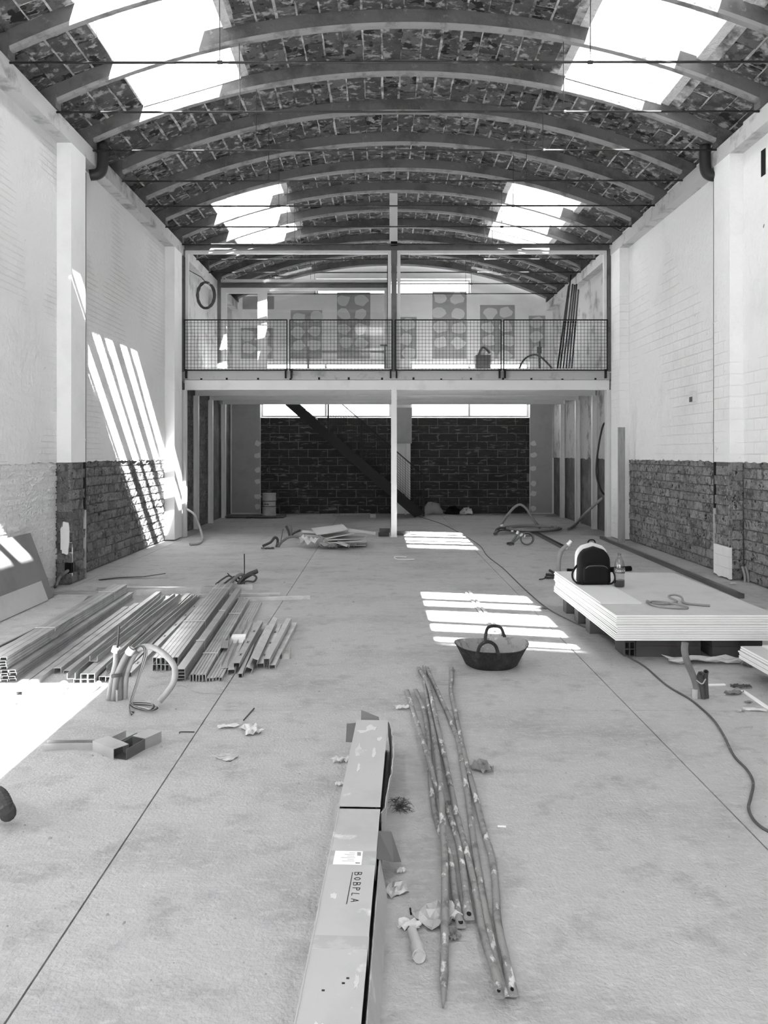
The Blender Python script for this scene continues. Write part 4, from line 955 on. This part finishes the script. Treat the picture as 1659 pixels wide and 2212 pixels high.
for nm, ya, sx0, top, lean in (('handle', -.255, -.065, .235, -.012), ('handle', .245, .06, .225, .03)):
    pts = [(sx0-.075, ya*.93, .11), (sx0-.07, ya+lean*.3, .155), (sx0-.05, ya+lean, .21), (sx0, ya+lean, top), (sx0+.05, ya+lean, .21), (sx0+.072, ya+lean*.3, .155), (sx0+.08, ya*.93, .11)]
    smooth_by_angle(MB().tube(spline(pts), .0125, 8).build(nm, 'rubber', bk), 60)
MB().lathe([(.06, .0), (.07, .015), (.05, .03), (.02, .034)], (.06, -.02, .026), 14, 1.2, 1).build('dried_mortar', 'mortar_dry', bk)
for k, (a, b, lab) in enumerate((((1069, 1366), (1006, 1281), 'left one of two pale slats lying behind the basket'), ((1086, 1374), (1013, 1279), 'right one of two pale slats lying behind the basket'))):
    stud(cap_sec(.03, .015), at(*a), at(*b), lab, name='metal_strip', cat='strip')

# ------------------------------------------------------------------ plasterboard stack, right
X0, X1, YF, YK = 1.745, 2.945, 5.80, 7.87; pitch = .0147
for k in range(13):
    z = .168 + k*pitch; dx = U(-.008, .008); dy = U(-.01, .01)
    b = empty('plasterboard_sheet', ((X0+X1)/2+dx, (YF+YK)/2+dy, z)); tag(b, '%s plasterboard sheet from the bottom of the big stack' % ORD[k] if k < 12 else 'top plasterboard sheet of the big stack, under the bag', 'board', 'sheets of the big plasterboard stack')
    MB().box(-.6, .6, -1.035, 1.035, 0, .0094).build('gypsum_core', 'board_edge', b); MB().box(-.594, .594, -1.029, 1.029, .0094, .0128).build('paper_face', 'board_face', b)
    MB().box(-.594, .594, -1.029, 1.029, -.0012, 0).build('paper_back', 'board_grey', b)
ZT = .168 + 12*pitch + .0129
hb = MB().box(1.745, 2.07, 6.23, 7.86, ZT, ZT+.0125).build('plasterboard_strip', 'patch_pale', base=True); tag(hb, 'narrow pale board offcut under the black backpack', 'board')
ZH = ZT+.0125
# hollow bricks and timber blocks carrying the stack
def hollow_brick(label, x0, x1, y0, y1, z0, z1, holes=True, mat='clay_dark', group=None, name='hollow_brick'):
    b = empty(name, ((x0+x1)/2, (y0+y1)/2, z0)); tag(b, label, 'brick', group)
    m = MB(); t = .008
    if holes:
        m.box(x0, x1, y0, y1, z0, z0+t).box(x0, x1, y0, y1, z1-t, z1)
        for f in (0, .5, 1): xx = x0 + (x1-x0-t)*f; m.box(xx, xx+t, y0, y1, z0+t, z1-t)
        for f in (.333, .667): zz = z0 + (z1-z0)*f; m.box(x0+t, x1-t, y0+.001, y1, zz-t/2, zz+t/2)
        rel(MB().box(x0+t, x1-t, y0+.06, y0+.065, z0+t, z1-t), 'dark_core', 'dark_end', b)
    else: m.box(x0, x1, y0, y1, z0, z1)
    rel(m, 'body', mat, b); return b
hollow_brick('hollow brick showing six holes under the front of the big stack', 1.862, 1.945, 6.0, 6.24, 0, .166)
for k in range(2):
    hollow_brick('long dark brick right of the holed one under the big stack, ' + ('lower' if k == 0 else 'upper'), 1.95, 2.44, 5.99, 6.2, .0835*k, .0835*k+.082, False)
    hollow_brick('dark brick at the right front under the big stack, ' + ('lower' if k == 0 else 'upper'), 2.52, 2.9, 5.97, 6.2, .0835*k, .0835*k+.082, False)
for k, y in enumerate((6.75, 7.15, 7.6)):
    tag(MB().box(1.80, 1.93, y, y+.14, 0, .166).build('timber_block', 'wood_dark', base=True), 'dark timber block under the left edge of the big stack, %s' % ('nearest', 'middle', 'farthest')[k], 'block')
# backpack
bpk = empty('backpack', (1.935, 7.14, ZH)); tag(bpk, 'black backpack standing on the plasterboard stack', 'backpack')
def rounded(w0, w1, d0, d1, h, nz=12, n=28, dome=.13):
    vs = []; fs = []
    for i in range(nz+1):
        t = i/nz; z = h*(1-(1-t)**1.15) if False else h*t; tt = max(0, (z-(h-dome))/dome); sc = math.sqrt(max(0, 1-tt*tt)) if tt > 0 else 1
        w = (w0 + (w1-w0)*t)*(.04+.96*sc); d = (d0 + (d1-d0)*t)*(.25+.75*sc); bl = .93 if i == 0 else 1
        for j in range(n):
            a = 2*math.pi*j/n; c, s = math.cos(a), math.sin(a); e = .45
            vs.append((w*bl*math.copysign(abs(c)**e, c), d*bl*math.copysign(abs(s)**e, s), z))
    for i in range(nz):
        for j in range(n): fs.append((i*n+j, i*n+(j+1) % n, (i+1)*n+(j+1) % n, (i+1)*n+j))
    fs += [tuple(range(n-1, -1, -1)), tuple(range(nz*n, nz*n+n))]
    return MB().add(vs, fs)
smooth_by_angle(rounded(.148, .138, .085, .07, .335).build('main_body', 'bag_black', bpk), 60)
q_ = rounded(.150, .148, .03, .028, .365); q_.v = [p + Vector((0, .072, 0)) for p in q_.v]; smooth_by_angle(q_.build('grey_back_panel', 'bag_grey', bpk), 60)
q_ = rounded(.115, .11, .03, .025, .17, dome=.05); q_.v = [p + Vector((0, -.085, .02)) for p in q_.v]; fp_ = smooth_by_angle(q_.build('front_pocket', 'bag_black', bpk), 60); MB().tube(spline([(-.10, -.112, .15), (-.06, -.112, .172), (.06, -.112, .172), (.10, -.112, .15)]), .003, 5).build('zipper', 'steel_grey', fp_)
for sx in (-1, 1):
    mb = MB(); pts = spline([(sx*.14, .03, .16), (sx*.185, .01, .1), (sx*.19, -.02, .045), (sx*.16, -.05, .012), (sx*.11, -.09, .008)]); mb.tube(pts, .009, 6); mb.build('shoulder_strap', 'bag_black', bpk, smooth=True)
MB().tube(spline([(-.035, .06, .36), (-.02, .06, .385), (.02, .06, .385), (.035, .06, .36)]), .006, 6).build('top_loop', 'bag_black', bpk)
# bottle
bo = empty('soda_bottle', (2.135, 7.02, ZT)); tag(bo, 'half empty clear soda bottle with a printed label beside the backpack', 'bottle')
o = MB().lathe([(.040, 0), (.046, .01), (.046, .05), (.044, .09), (.046, .12), (.046, .17), (.045, .2), (.036, .235), (.022, .262), (.0145, .275), (.0145, .29)], n=24).build('bottle_body', 'bottle_glass', bo, smooth=True)
MB().lathe([(.037, .004), (.0435, .012), (.0435, .065)], n=24).build('cola', 'cola', bo); MB().lathe([(.016, .283), (.016, .302)], n=20).build('cap', 'label_print', bo)
lab_ = MB(); n = 24; vs = [(.0475*math.cos(2*math.pi*j/n), .0475*math.sin(2*math.pi*j/n), z) for z in (.125, .175) for j in range(n)]
lab_.add(vs, [(j, (j+1) % n, n+(j+1) % n, n+j) for j in range(n)]).build('label', 'label_print', bo, smooth=True)
# script lettering wrapped round the label
cur = bpy.data.curves.new('brand_text', 'FONT'); cur.body = 'Coca-Cola'; cur.size = .026; cur.extrude = .0006; cur.shear = .3; cur.align_x = 'CENTER'
tmp = bpy.data.objects.new('tmp_text', cur); COL.objects.link(tmp); dg = bpy.context.evaluated_depsgraph_get(); tm = bpy.data.meshes.new_from_object(tmp.evaluated_get(dg)); bpy.data.objects.remove(tmp)
for v in tm.vertices:
    a = -math.pi/2 + .05 + v.co.x/.0475; r_ = .0482 + v.co.z; v.co = (r_*math.cos(a), r_*math.sin(a), .142 + v.co.y)
tm.materials.clear(); tm.materials.append(MATS['label_white']); inst('lettering', tm, bo)
# hose on top of the boards
pipe('thin_hose', 'looped grey hose lying on the plasterboard stack', [at(1534, 1308, ZT+.01), at(1505, 1306, ZT+.01), at(1478, 1302, ZT+.012), at(1472, 1290, ZT+.03), at(1456, 1285, ZT+.04), at(1444, 1289, ZT+.03), at(1462, 1299, ZT+.012), at(1440, 1304, ZT+.012), at(1412, 1303, ZT+.012), at(1398, 1298, ZT+.012), at(1403, 1304, ZT+.010), at(1430, 1311, ZT+.01), at(1482, 1314, ZT+.01), at(1478, 1309, ZT+.012), at(1450, 1303, ZT+.016), at(1415, 1299, ZT+.018), at(1400, 1301, ZT+.024)], .0085, 'hose', cat='hose', n=8)
# second stack
for k in range(6):
    z = .112 + k*.0147; b = empty('plasterboard_sheet', (3.10+U(-.01, .01), 4.5+U(-.012, .012), z)); tag(b, '%s plasterboard sheet from the bottom of the small right edge stack' % ORD[k], 'board', 'sheets of the small plasterboard stack')
    MB().box(-.58, .58, -1.02, 1.02, 0, .0094).build('gypsum_core', 'board_edge', b); MB().box(-.574, .574, -1.014, 1.014, .0094, .0128).build('paper_face', 'board_face', b); MB().box(-.574, .574, -1.014, 1.014, -.0012, 0).build('paper_back', 'board_grey', b)
for k, y in enumerate((3.9, 4.95)): tag(MB().box(2.72, 3.5, y, y+.1, 0, .11).build('timber_block', 'wood_dark', base=True), 'timber bearer under the small stack at the right edge, ' + ('nearer' if k == 0 else 'farther'), 'block')
tag(MB().box(2.66, 3.6, 4.2, 5.48, .112+6*.0147, .112+6*.0147+.0125).build('plasterboard_strip', 'patch_pale', base=True), 'pale cut board lying on the small stack at the right edge', 'board')

# conduits right
B = at(1510, 1508); cl = empty('conduit_cluster', B); tag(cl, 'grey conduits with open ends rising from the floor at right', 'conduits')
cp([(.0, 0, 0), (-.03, 0, .12), (-.075, -.01, .22), (-.095, -.01, .30), (-.093, -.012, .355)], .021, 'conduit'); cp([(.02, -.01, 0), (.012, -.01, .08), (-.002, -.02, .14), (-.004, -.035, .165)], .018, 'conduit_dark')
cp([(.045, .0, 0), (.04, 0, .09), (.036, -.01, .15), (.032, -.03, .175)], .017, 'conduit_dark'); cp([(.055, .01, 0), (.04, .02, .1), (.02, .02, .16)], .014, 'conduit'); cp([(-.03, -.005, 0), (-.028, -.005, .06)], .02, 'tape', 'plastic_wrap', 0)
cp([(.03, -.03, .13), (.005, -.035, .10), (-.025, -.02, .12)], .004, 'conduit_pale', 'white_tie', 0, 6)
# plastic sheet, scraps, white strips right
scrap('crumpled translucent plastic sheet before the big stack', 1520, 1432, .62, .16, .02, 21, 'paper', h=.05, name='plastic_sheet', cat='plastic', torn=.35)
scrap('dark torn corner of packaging beside the small stack', 1617, 1440, .1, .09, .4, 22, 'cardboard_dark', h=.05, name='cardboard_scrap', cat='cardboard')
stud(box_sec(.022, .008), at(1528, 1481), at(1566, 1480), 'short white plastic strip right of the conduits', name='plastic_strip', mat='label_white', cat='strip')
stud(box_sec(.026, .008), at(1605, 1494), at(1680, 1545), 'long white plastic strip reaching the right edge', name='plastic_strip', mat='label_white', cat='strip')
scrap('dark curled rubber scrap near the small stack', 1600, 1486, .14, .03, -.1, 23, 'conduit_dark', h=.03, name='rubber_scrap', cat='scrap'); scrap('crumpled grey foil right of the conduits', 1585, 1500, .12, .06, .1, 24, 'conduit', h=.04, name='foil_scrap', cat='scrap')
scrap('flat white paper piece near the right edge', 1630, 1534, .13, .05, -.15, 25, h=.008, torn=.1); scrap('small grey cardboard piece near the right edge', 1616, 1518, .05, .03, .2, 26, 'board_grey', h=.01, name='cardboard_scrap', cat='cardboard')
scrap('curled pale peel beside the white paper at right', 1600, 1538, .06, .03, .4, 27, 'cardboard', h=.02, name='paper_peel'); stud(box_sec(.008, .006), at(1589, 1574), at(1625, 1571), 'thin pale splinter below the white paper at right', name='wood_splinter', mat='wood', cat='splinter')

# long extension cable
pipe('extension_cable', 'long grey cable winding over the floor to the right edge', [at(u, v, .006) for u, v in ((905, 1116), (925, 1122), (960, 1134), (1000, 1155), (1036, 1178), (1052, 1200), (1085, 1226), (1110, 1250), (1140, 1279), (1184, 1315), (1243, 1346), (1300, 1372), (1337, 1400), (1346, 1412), (1393, 1440), (1440, 1480), (1490, 1510), (1521, 1535), (1545, 1560), (1565, 1592), (1585, 1632), (1613, 1662), (1627, 1690), (1622, 1722), (1617, 1745), (1626, 1768), (1650, 1790), (1700, 1815))], .0065, 'cable', cat='cable', hollow=0, n=7, sp=5)
# long square tube by the right wall
stud(box_sec(.06, .05), at(1602, 1293), at(1299, 1164), 'long dark square steel tube along the foot of the right wall', name='steel_tube', mat='galv_dark', cat='tube')
# pipe stubs at right wall
for k, (u, lab) in enumerate(((1607, 'left pale pipe stub at the foot of the right wall'), (1614, 'right pale pipe stub at the foot of the right wall'))):
    b = at(u+3, 1258); pipe('pipe_stub', lab, [b, b+Vector((-.01, 0, .1)), b+Vector((-.035, 0, .19))], .014, 'conduit_pale')
# conduits beyond the stack
B = at(1205, 1250); cl = empty('conduit_cluster', B); tag(cl, 'pale conduits with white caps beside the far corner of the big stack', 'conduits')
cp([(.12, .5, 0), (.125, .5, .16), (.16, .5, .28), (.24, .5, .36)], .028, 'conduit_pale'); cp([(.0, .0, .03), (-.08, -.02, .05), (-.15, -.03, .055)], .018, 'conduit_dark'); cp([(.02, .04, .02), (-.05, .04, .07), (-.10, .03, .10)], .016, 'conduit_dark')
cp([(.02, .0, .02), (-.1, -.04, .02), (-.17, -.06, .025)], .014, 'conduit_dark'); cp([(-.15, -.03, .04), (-.18, -.06, .012), (-.25, -.1, .006)], .007, 'wire_dark', 'wire', 0, 6)
cp([(.24, .5, .352), (.255, .5, .372)], .031, 'label_white', 'torn_cap')
pipe('insulation_tube', 'black insulation tube lying behind the bottle', [at(1310, 1231, .03), at(1362, 1228, .03)], .035, 'bag_black', sp=2)
pipe('insulation_tube', 'black insulation tube lying behind the backpack', [at(1225, 1233, .03), at(1300, 1236, .03)], .03, 'bag_black', sp=2)

# ------------------------------------------------------------------ litter between box and poles
scrap('crumpled paper scraps by the far end of the poles', 868, 1531, .10, .05, .1, 31, h=.025); scrap('torn paper left of the box, upper', 735, 1646, .10, .04, .3, 32, h=.03); scrap('small paper ball left of the box, lower', 735, 1697, .05, .03, .1, 33, h=.02)
scrap('clear plastic film scrap right of the box', 853, 1925, .09, .09, .5, 34, 'tape', h=.02, name='plastic_film', cat='plastic'); scrap('small crumpled paper beside the open flap', 866, 1884, .035, .03, 0, 35, h=.02)
scrap('grey pocketed packaging lying under the poles', 945, 1985, .15, .13, .6, 36, 'cardboard', h=.035, name='packaging_scrap', cat='packaging'); scrap('flat torn paper left of the packaging under the poles', 885, 2003, .08, .06, -.2, 37, h=.02)
scrap('torn dark cardboard right of the packaging', 980, 2025, .04, .06, .3, 38, 'board_grey', h=.02, name='cardboard_scrap', cat='cardboard'); scrap('crumpled brown leaf of packaging right of the poles', 1042, 1665, .09, .11, .6, 39, 'board_grey', h=.05, name='packaging_scrap', cat='packaging')
a = at(905, 2050); ct = empty('cardboard_tube', a); tag(ct, 'short cardboard tube with a loose collar between box and poles', 'tube')
smooth_by_angle(rel(MB().tube([at(890, 2010, .016), at(901, 2043, .016)], .0155, 14, hollow=.8), 'tube', 'cardboard', ct), 45); smooth_by_angle(rel(MB().tube([at(901, 2046, .02), at(905, 2064, .02)], .021, 14, hollow=.85), 'collar', 'cardboard', ct), 45)
pipe('screw', 'black screw standing out on the floor right of the box', [at(888, 1975, .004), at(886, 1962, .005)], .003, 'bag_black', cat='screw', hollow=0, n=6, sp=2)
stud(box_sec(.012, .002), at(1075, 1785), at(1093, 1786), 'tiny white strip on the bare floor right of the poles', name='paper_strip', mat='label_white', cat='paper')
fz = MB()
for k in range(60):
    p = at(866+U(-16, 18), 1745+U(-14, 12)); a = U(0, 6.3); b = U(0, 6.3); fz.tube([p+Vector((0,0,.003)), p+Vector((.02*math.cos(a), .02*math.sin(a), U(.005, .03))), p+Vector((.035*math.cos(b), .035*math.sin(b), .004))], .0009, 4)
tag(fz.build('fibre_tuft', 'wire_dark', base=True), 'dark tuft of fibres beside the torn box flap', 'fibres', kind='stuff')
scrap('small pale board piece under the poles beside the fibres', 963, 1736, .05, .035, .0, 41, 'board_grey', h=.006, name='cardboard_scrap', cat='cardboard', torn=.05)

# ------------------------------------------------------------------ middle distance: debris pile, conduits, bricks
def sheet(label, pts, th=.013, mat='board_face', name='board_offcut'):
    P4 = [atd(u, v, d) for u, v, d in pts]; up_ = (P4[1]-P4[0]).cross(P4[3]-P4[0]).normalized(); up_ = up_ if up_.z > 0 else -up_
    o = MB().hexa([p - up_*th for p in P4] + P4).build(name, mat, base=True); tag(o, label, 'board')
    if o.location.z < .003: o.location.z = .003
    return o
sheet('lowest broad plasterboard piece of the debris pile', ((711, 1179, 12.9), (790, 1177, 12.9), (792, 1166, 13.8), (712, 1167, 13.8)))
sheet('second plasterboard piece of the debris pile from the bottom', ((711, 1172, 12.6), (782, 1168, 12.7), (779, 1164, 13.1), (703, 1167, 13.1)))
sheet('third plasterboard piece of the debris pile, its corner pointing right', ((706, 1166, 12.6), (785, 1164, 12.8), (792, 1157, 13.3), (720, 1158, 13.3)))
sheet('fourth plasterboard piece of the debris pile, tilted', ((704, 1163, 12.7), (766, 1151, 12.8), (758, 1146, 13.3), (692, 1156, 13.2)))
sheet('topmost plasterboard piece of the debris pile, tilted to the viewer', ((684, 1155, 12.8), (752, 1143, 12.8), (740, 1132, 13.5), (673, 1141, 13.5)))
sheet('long narrow plasterboard strip sticking out right of the pile', ((752, 1147, 13.0), (811, 1154, 13.0), (812, 1149, 13.2), (754, 1142, 13.2)))
sheet('pale plasterboard strip sticking out left of the pile, upper', ((651, 1149, 13.1), (679, 1151, 13.1), (679, 1147, 13.35), (653, 1145, 13.35)))
sheet('pale plasterboard strip sticking out left of the pile, lower', ((654, 1156, 13.0), (690, 1158, 13.0), (690, 1154, 13.2), (655, 1152, 13.2)))
sheet('small plasterboard shard in front of the pile', ((727, 1172, 12.5), (750, 1180, 12.4), (753, 1176, 12.6), (730, 1168, 12.7)))
scrap('crumpled sack lying at the left front of the debris pile', 672, 1183, .42, .24, .1, 51, 'paper', h=.22, name='crumpled_sack', cat='sack'); scrap('grey crumpled bag in front of the debris pile', 705, 1186, .36, .16, -.3, 52, 'patch_grey', h=.15, name='crumpled_bag', cat='bag')
scrap('torn upright paper at the right front of the debris pile', 757, 1183, .2, .10, .2, 53, 'paper', h=.10, name='torn_paper')
B = at(626, 1158); cl = empty('conduit_cluster', B); tag(cl, 'forked conduit stubs behind the debris pile', 'conduits')
cp([(0, 0, 0), (-.03, 0, .1), (-.07, 0, .19)], .022, 'conduit_dark'); cp([(.02, 0, 0), (.03, 0, .1), (.01, 0, .22)], .02, 'conduit'); cp([(.03, 0, 0), (.08, 0, .06), (.2, 0, .11)], .02, 'conduit_dark')
B = at(600, 1182); cl = empty('conduit_cluster', B); tag(cl, 'low bent conduits left of the debris pile', 'conduits')
cp([(0, 0, 0), (.08, 0, .1), (.22, .02, .17), (.42, .03, .15)], .022, 'conduit'); cp([(-.02, 0, .0), (.0, 0, .12), (-.05, 0, .16), (-.12, 0, .08), (-.25, -.02, .02)], .022, 'conduit_dark'); cp([(.03, 0, 0), (.06, 0, .15), (.09, 0, .3)], .006, 'wire_dark', 'rebar', 0, 6)
scrap('dark rag on the floor left of the bent conduits', 578, 1186, .22, .1, .1, 55, 'conduit_dark', h=.03, name='dark_rag', cat='rag')
for k, (u, v, z, lab) in enumerate(((829, 1159, 0, 'lower brick stacked left of the middle post'), (831, 1159, .075, 'upper brick stacked left of the middle post'), (868, 1156, 0, 'brick lying right of the middle post'))):
    p = at(u, v); hollow_brick(lab, p.x-.1, p.x+(.1 if k < 2 else .16), p.y, p.y+.12, z, z+.07, False, 'clay_dark')
pipe('white_wire', 'thin white bent strip on the floor before the middle post', [at(878, 1203, .006), at(853, 1202, .006), at(858, 1208, .006), at(895, 1208, .006)], .006, 'label_white', cat='strip', hollow=0, n=5, sp=2)
# drum on a plank
p = at(588, 1114); dr = empty('paint_drum', Vector((p.x, 19.0, .048))); tag(dr, 'dented pale drum standing on a plank before the block wall', 'drum')
smooth_by_angle(MB().lathe([(.165, 0), (.17, .01), (.165, .03), (.165, .18), (.172, .19), (.165, .2), (.155, .28), (.165, .36), (.172, .37), (.165, .38), (.165, .52), (.172, .53), (.165, .54)], n=24).build('shell', 'drum', dr), 40)
for z in (.215, .345): MB().lathe([(.1665, z), (.1665, z+.015)], n=24).build('dark_band', 'ink', dr)
mb = MB()
for k in range(5): mb.box(-.1+.024*k, -.085+.024*k, -.172, -.16, .262, .29+.006*(k % 2))
mb.build('printed_mark', 'ink', dr)
tag(MB().box(at(490, 1118).x, at(618, 1116).x, 18.72, 19.26, .02, .05).build('plank', 'wood_dark', base=True), 'dark flat plank under the pale drum', 'plank'); bpy.data.objects['plank'].location.z = .018
for x in (-3.2, -2.6): tag(MB().box(x, x+.12, 18.76, 19.22, 0, .018).build('packer', 'wood_dark', base=True), 'thin packer under the dark plank, ' + ('left' if x < -3 else 'right'), 'packer')
for u0, u1, v, lab in ((692, 720, 1112, 'dark timber lath lying before the block wall'), (735, 800, 1111, 'pale timber lath lying before the block wall')): stud(box_sec(.04, .03), at(u0, v+1), at(u1, v), lab, name='timber_lath', mat='wood', cat='lath')
tag(MB().box(at(800, 1117).x, at(812, 1117).x, 18.9, 19.05, 0, .08).build('small_block', 'board_face', base=True), 'small pale block on the floor before the stair', 'block')
# bags by the block wall
for u, v, s_, lab, mt in ((934, 1112, .28, 'slumped grey sack beside the foot of the stair', 'patch_grey'), (980, 1112, .18, 'dark bag between sacks by the block wall', 'bag_black'), (1010, 1112, .15, 'small pale sack by the block wall', 'patch_pale')):
    p = at(u, v); vs = []; o = MB().lathe([(.8*s_, 0), (1.0*s_, .15*s_), (.9*s_, .5*s_), (.55*s_, .85*s_), (.2*s_, 1.0*s_)], (p.x, p.y+.2, 0), 14, 1, .6)
    o.v = [q_ + Vector((U(-.06, .06), U(-.03, .03), U(-.05, .04) if q_.z > .02 else 0)) for q_ in o.v]; tag(smooth_by_angle(o.build('sack', mt, base=True), 60), lab, 'sack')
# hose coil right middle
hp = [at(1068, 1153, .03), at(1075, 1146, .06), atd(1095, 1115, 15.9), atd(1110, 1097, 15.9), atd(1124, 1090, 15.9), atd(1138, 1100, 15.9), atd(1152, 1122, 15.9), at(1167, 1141, .03)]
pipe('grey_hose', 'grey hose arching high beyond the floor conduits', hp, .026, 'hose', cat='hose')
pts = []
for k in range(3):
    for j in range(12):
        a = 2*math.pi*j/12; pts.append(at(1150 + (62-7*k)*math.cos(a), 1141 + (6-.8*k)*math.sin(a), .025 + .03*k))
pipe('grey_hose', 'grey hose coiled flat on the floor right of the middle', pts, .024, 'hose', cat='hose', sp=3)
pipe('grey_hose', 'grey hose climbing from the coil up the right wall', [at(1228, 1143, .03), at(1236, 1138, .03), at(1246, 1130, .06), atd(1262, 1112, 15.3), atd(1285, 1090, 15.2), atd(1302, 1076, 15.1)], .028, 'hose', cat='hose')
pipe('hanging_cable', 'dark cable looping down the right wall under the mezzanine', [Vector((XR, 15.2, 2.12)), atd(1303, 918, 15.2), atd(1292, 970, 15.2), atd(1288, 1020, 15.2), atd(1294, 1048, 15.2), atd(1303, 1066, 15.2), Vector((XR, 15.2, .74))], .018, 'wire_dark', cat='cable', hollow=0)
B = at(1100, 1178); cl = empty('conduit_cluster', B); tag(cl, 'conduit stubs with white ties and a small loop, right of the middle', 'conduits')
cp([(0, 0, 0), (.05, 0, .06), (.12, 0, .16), (.15, 0, .24)], .018, 'conduit'); cp([(.02, 0, 0), (.1, 0, .07), (.18, 0, .14), (.26, 0, .16), (.36, 0, .16)], .014, 'conduit'); cp([(-.04, 0, .03), (.03, 0, .04), (.08, .0, .02)], .02, 'conduit_dark')
cp([(.3 + .11*math.cos(j/14*6.4+1.5), -.01*j/14, .115 + .10*math.sin(j/14*6.4+1.5)) for j in range(15)], .012, 'conduit', 'loop', 0, 7); cp([(.3 + .10*math.cos(j/14*6.4+2), .02, .105 + .09*math.sin(j/14*6.4+2)) for j in range(15)], .010, 'conduit_dark', 'loop', 0, 7)
cp([(.13, 0, .19), (.15, 0, .24)], .021, 'label_white', 'white_tie'); cp([(.19, 0, .16), (.22, 0, .19)], .02, 'label_white', 'white_tie'); cp([(.25, 0, .14), (.27, 0, .18)], .016, 'label_white', 'white_tie')
B = at(1068, 1153); cl = empty('conduit_cluster', B); tag(cl, 'dark conduit bundle with white collars at the arched hose', 'conduits')
cp([(0, 0, 0), (.05, 0, .09), (.14, 0, .11), (.22, .0, .1)], .018, 'conduit_dark'); cp([(.03, 0, 0), (.1, 0, .06), (.22, 0, .07), (.34, 0, .05)], .014, 'conduit_dark'); cp([(.12, 0, .15), (.16, 0, .17)], .02, 'label_white', 'white_tie'); cp([(.32, 0, .05), (.36, 0, .05)], .018, 'label_white', 'white_tie')
stud(u_sec(.07, .05), at(1220, 1187), at(1148, 1149), 'dark channel lying diagonally right of the middle', mat='galv_dark', name='metal_channel'); stud(box_sec(.03, .02), at(1208, 1116), at(1180, 1116), 'short pale lath at the back right', name='timber_lath', mat='wood', cat='lath')
pipe('small_peel', 'thin dark peel lying left of the big stack', [at(1150, 1312, .008), at(1168, 1312, .02), at(1181, 1314, .008)], .012, 'conduit', cat='peel', hollow=0, n=6)
scrap('small white paper below the right pilaster', 1583, 1263, .1, .04, .1, 61, h=.03)
# fine rubble: countless specks
rb = MB(); rr = random.Random(5)
for k in range(420):
    u, v = rr.uniform(0, 1659), 979 + 1/rr.uniform(1/1230, 1/230); p = at(u, v)
    if p.x < -3.5 or p.x > 4.1 or 1.65 < p.x < 3.7 and 3.4 < p.y < 7.95 or p.y < 2.0 or p.x < -.85 and 4.8 < p.y < 9.4 or -.25 < p.x < .6 or p.x > 3.75 or .45 < p.x < 1.2 and 5.4 < p.y < 6.1: continue
    s_ = rr.uniform(.002, .006) if rr.random() < .85 else rr.uniform(.006, .012); a = rr.uniform(0, 3); c, s = math.cos(a)*s_, math.sin(a)*s_; e = rr.uniform(.4, 1)
    rb.add([(p.x+c, p.y+s, 0), (p.x-s*e, p.y+c*e, 0), (p.x-c, p.y-s, 0), (p.x+s*e, p.y-c*e, 0), (p.x+c*.3, p.y, s_*.8), (p.x-c*.4, p.y-s*.2, s_*.7)], [(0,1,4),(1,5,4),(1,2,5),(2,3,5),(3,4,5),(3,0,4)])
tag(rb.build('rubble_specks', 'debris'), 'tiny specks of rubble scattered over the concrete floor', 'rubble', kind='stuff')
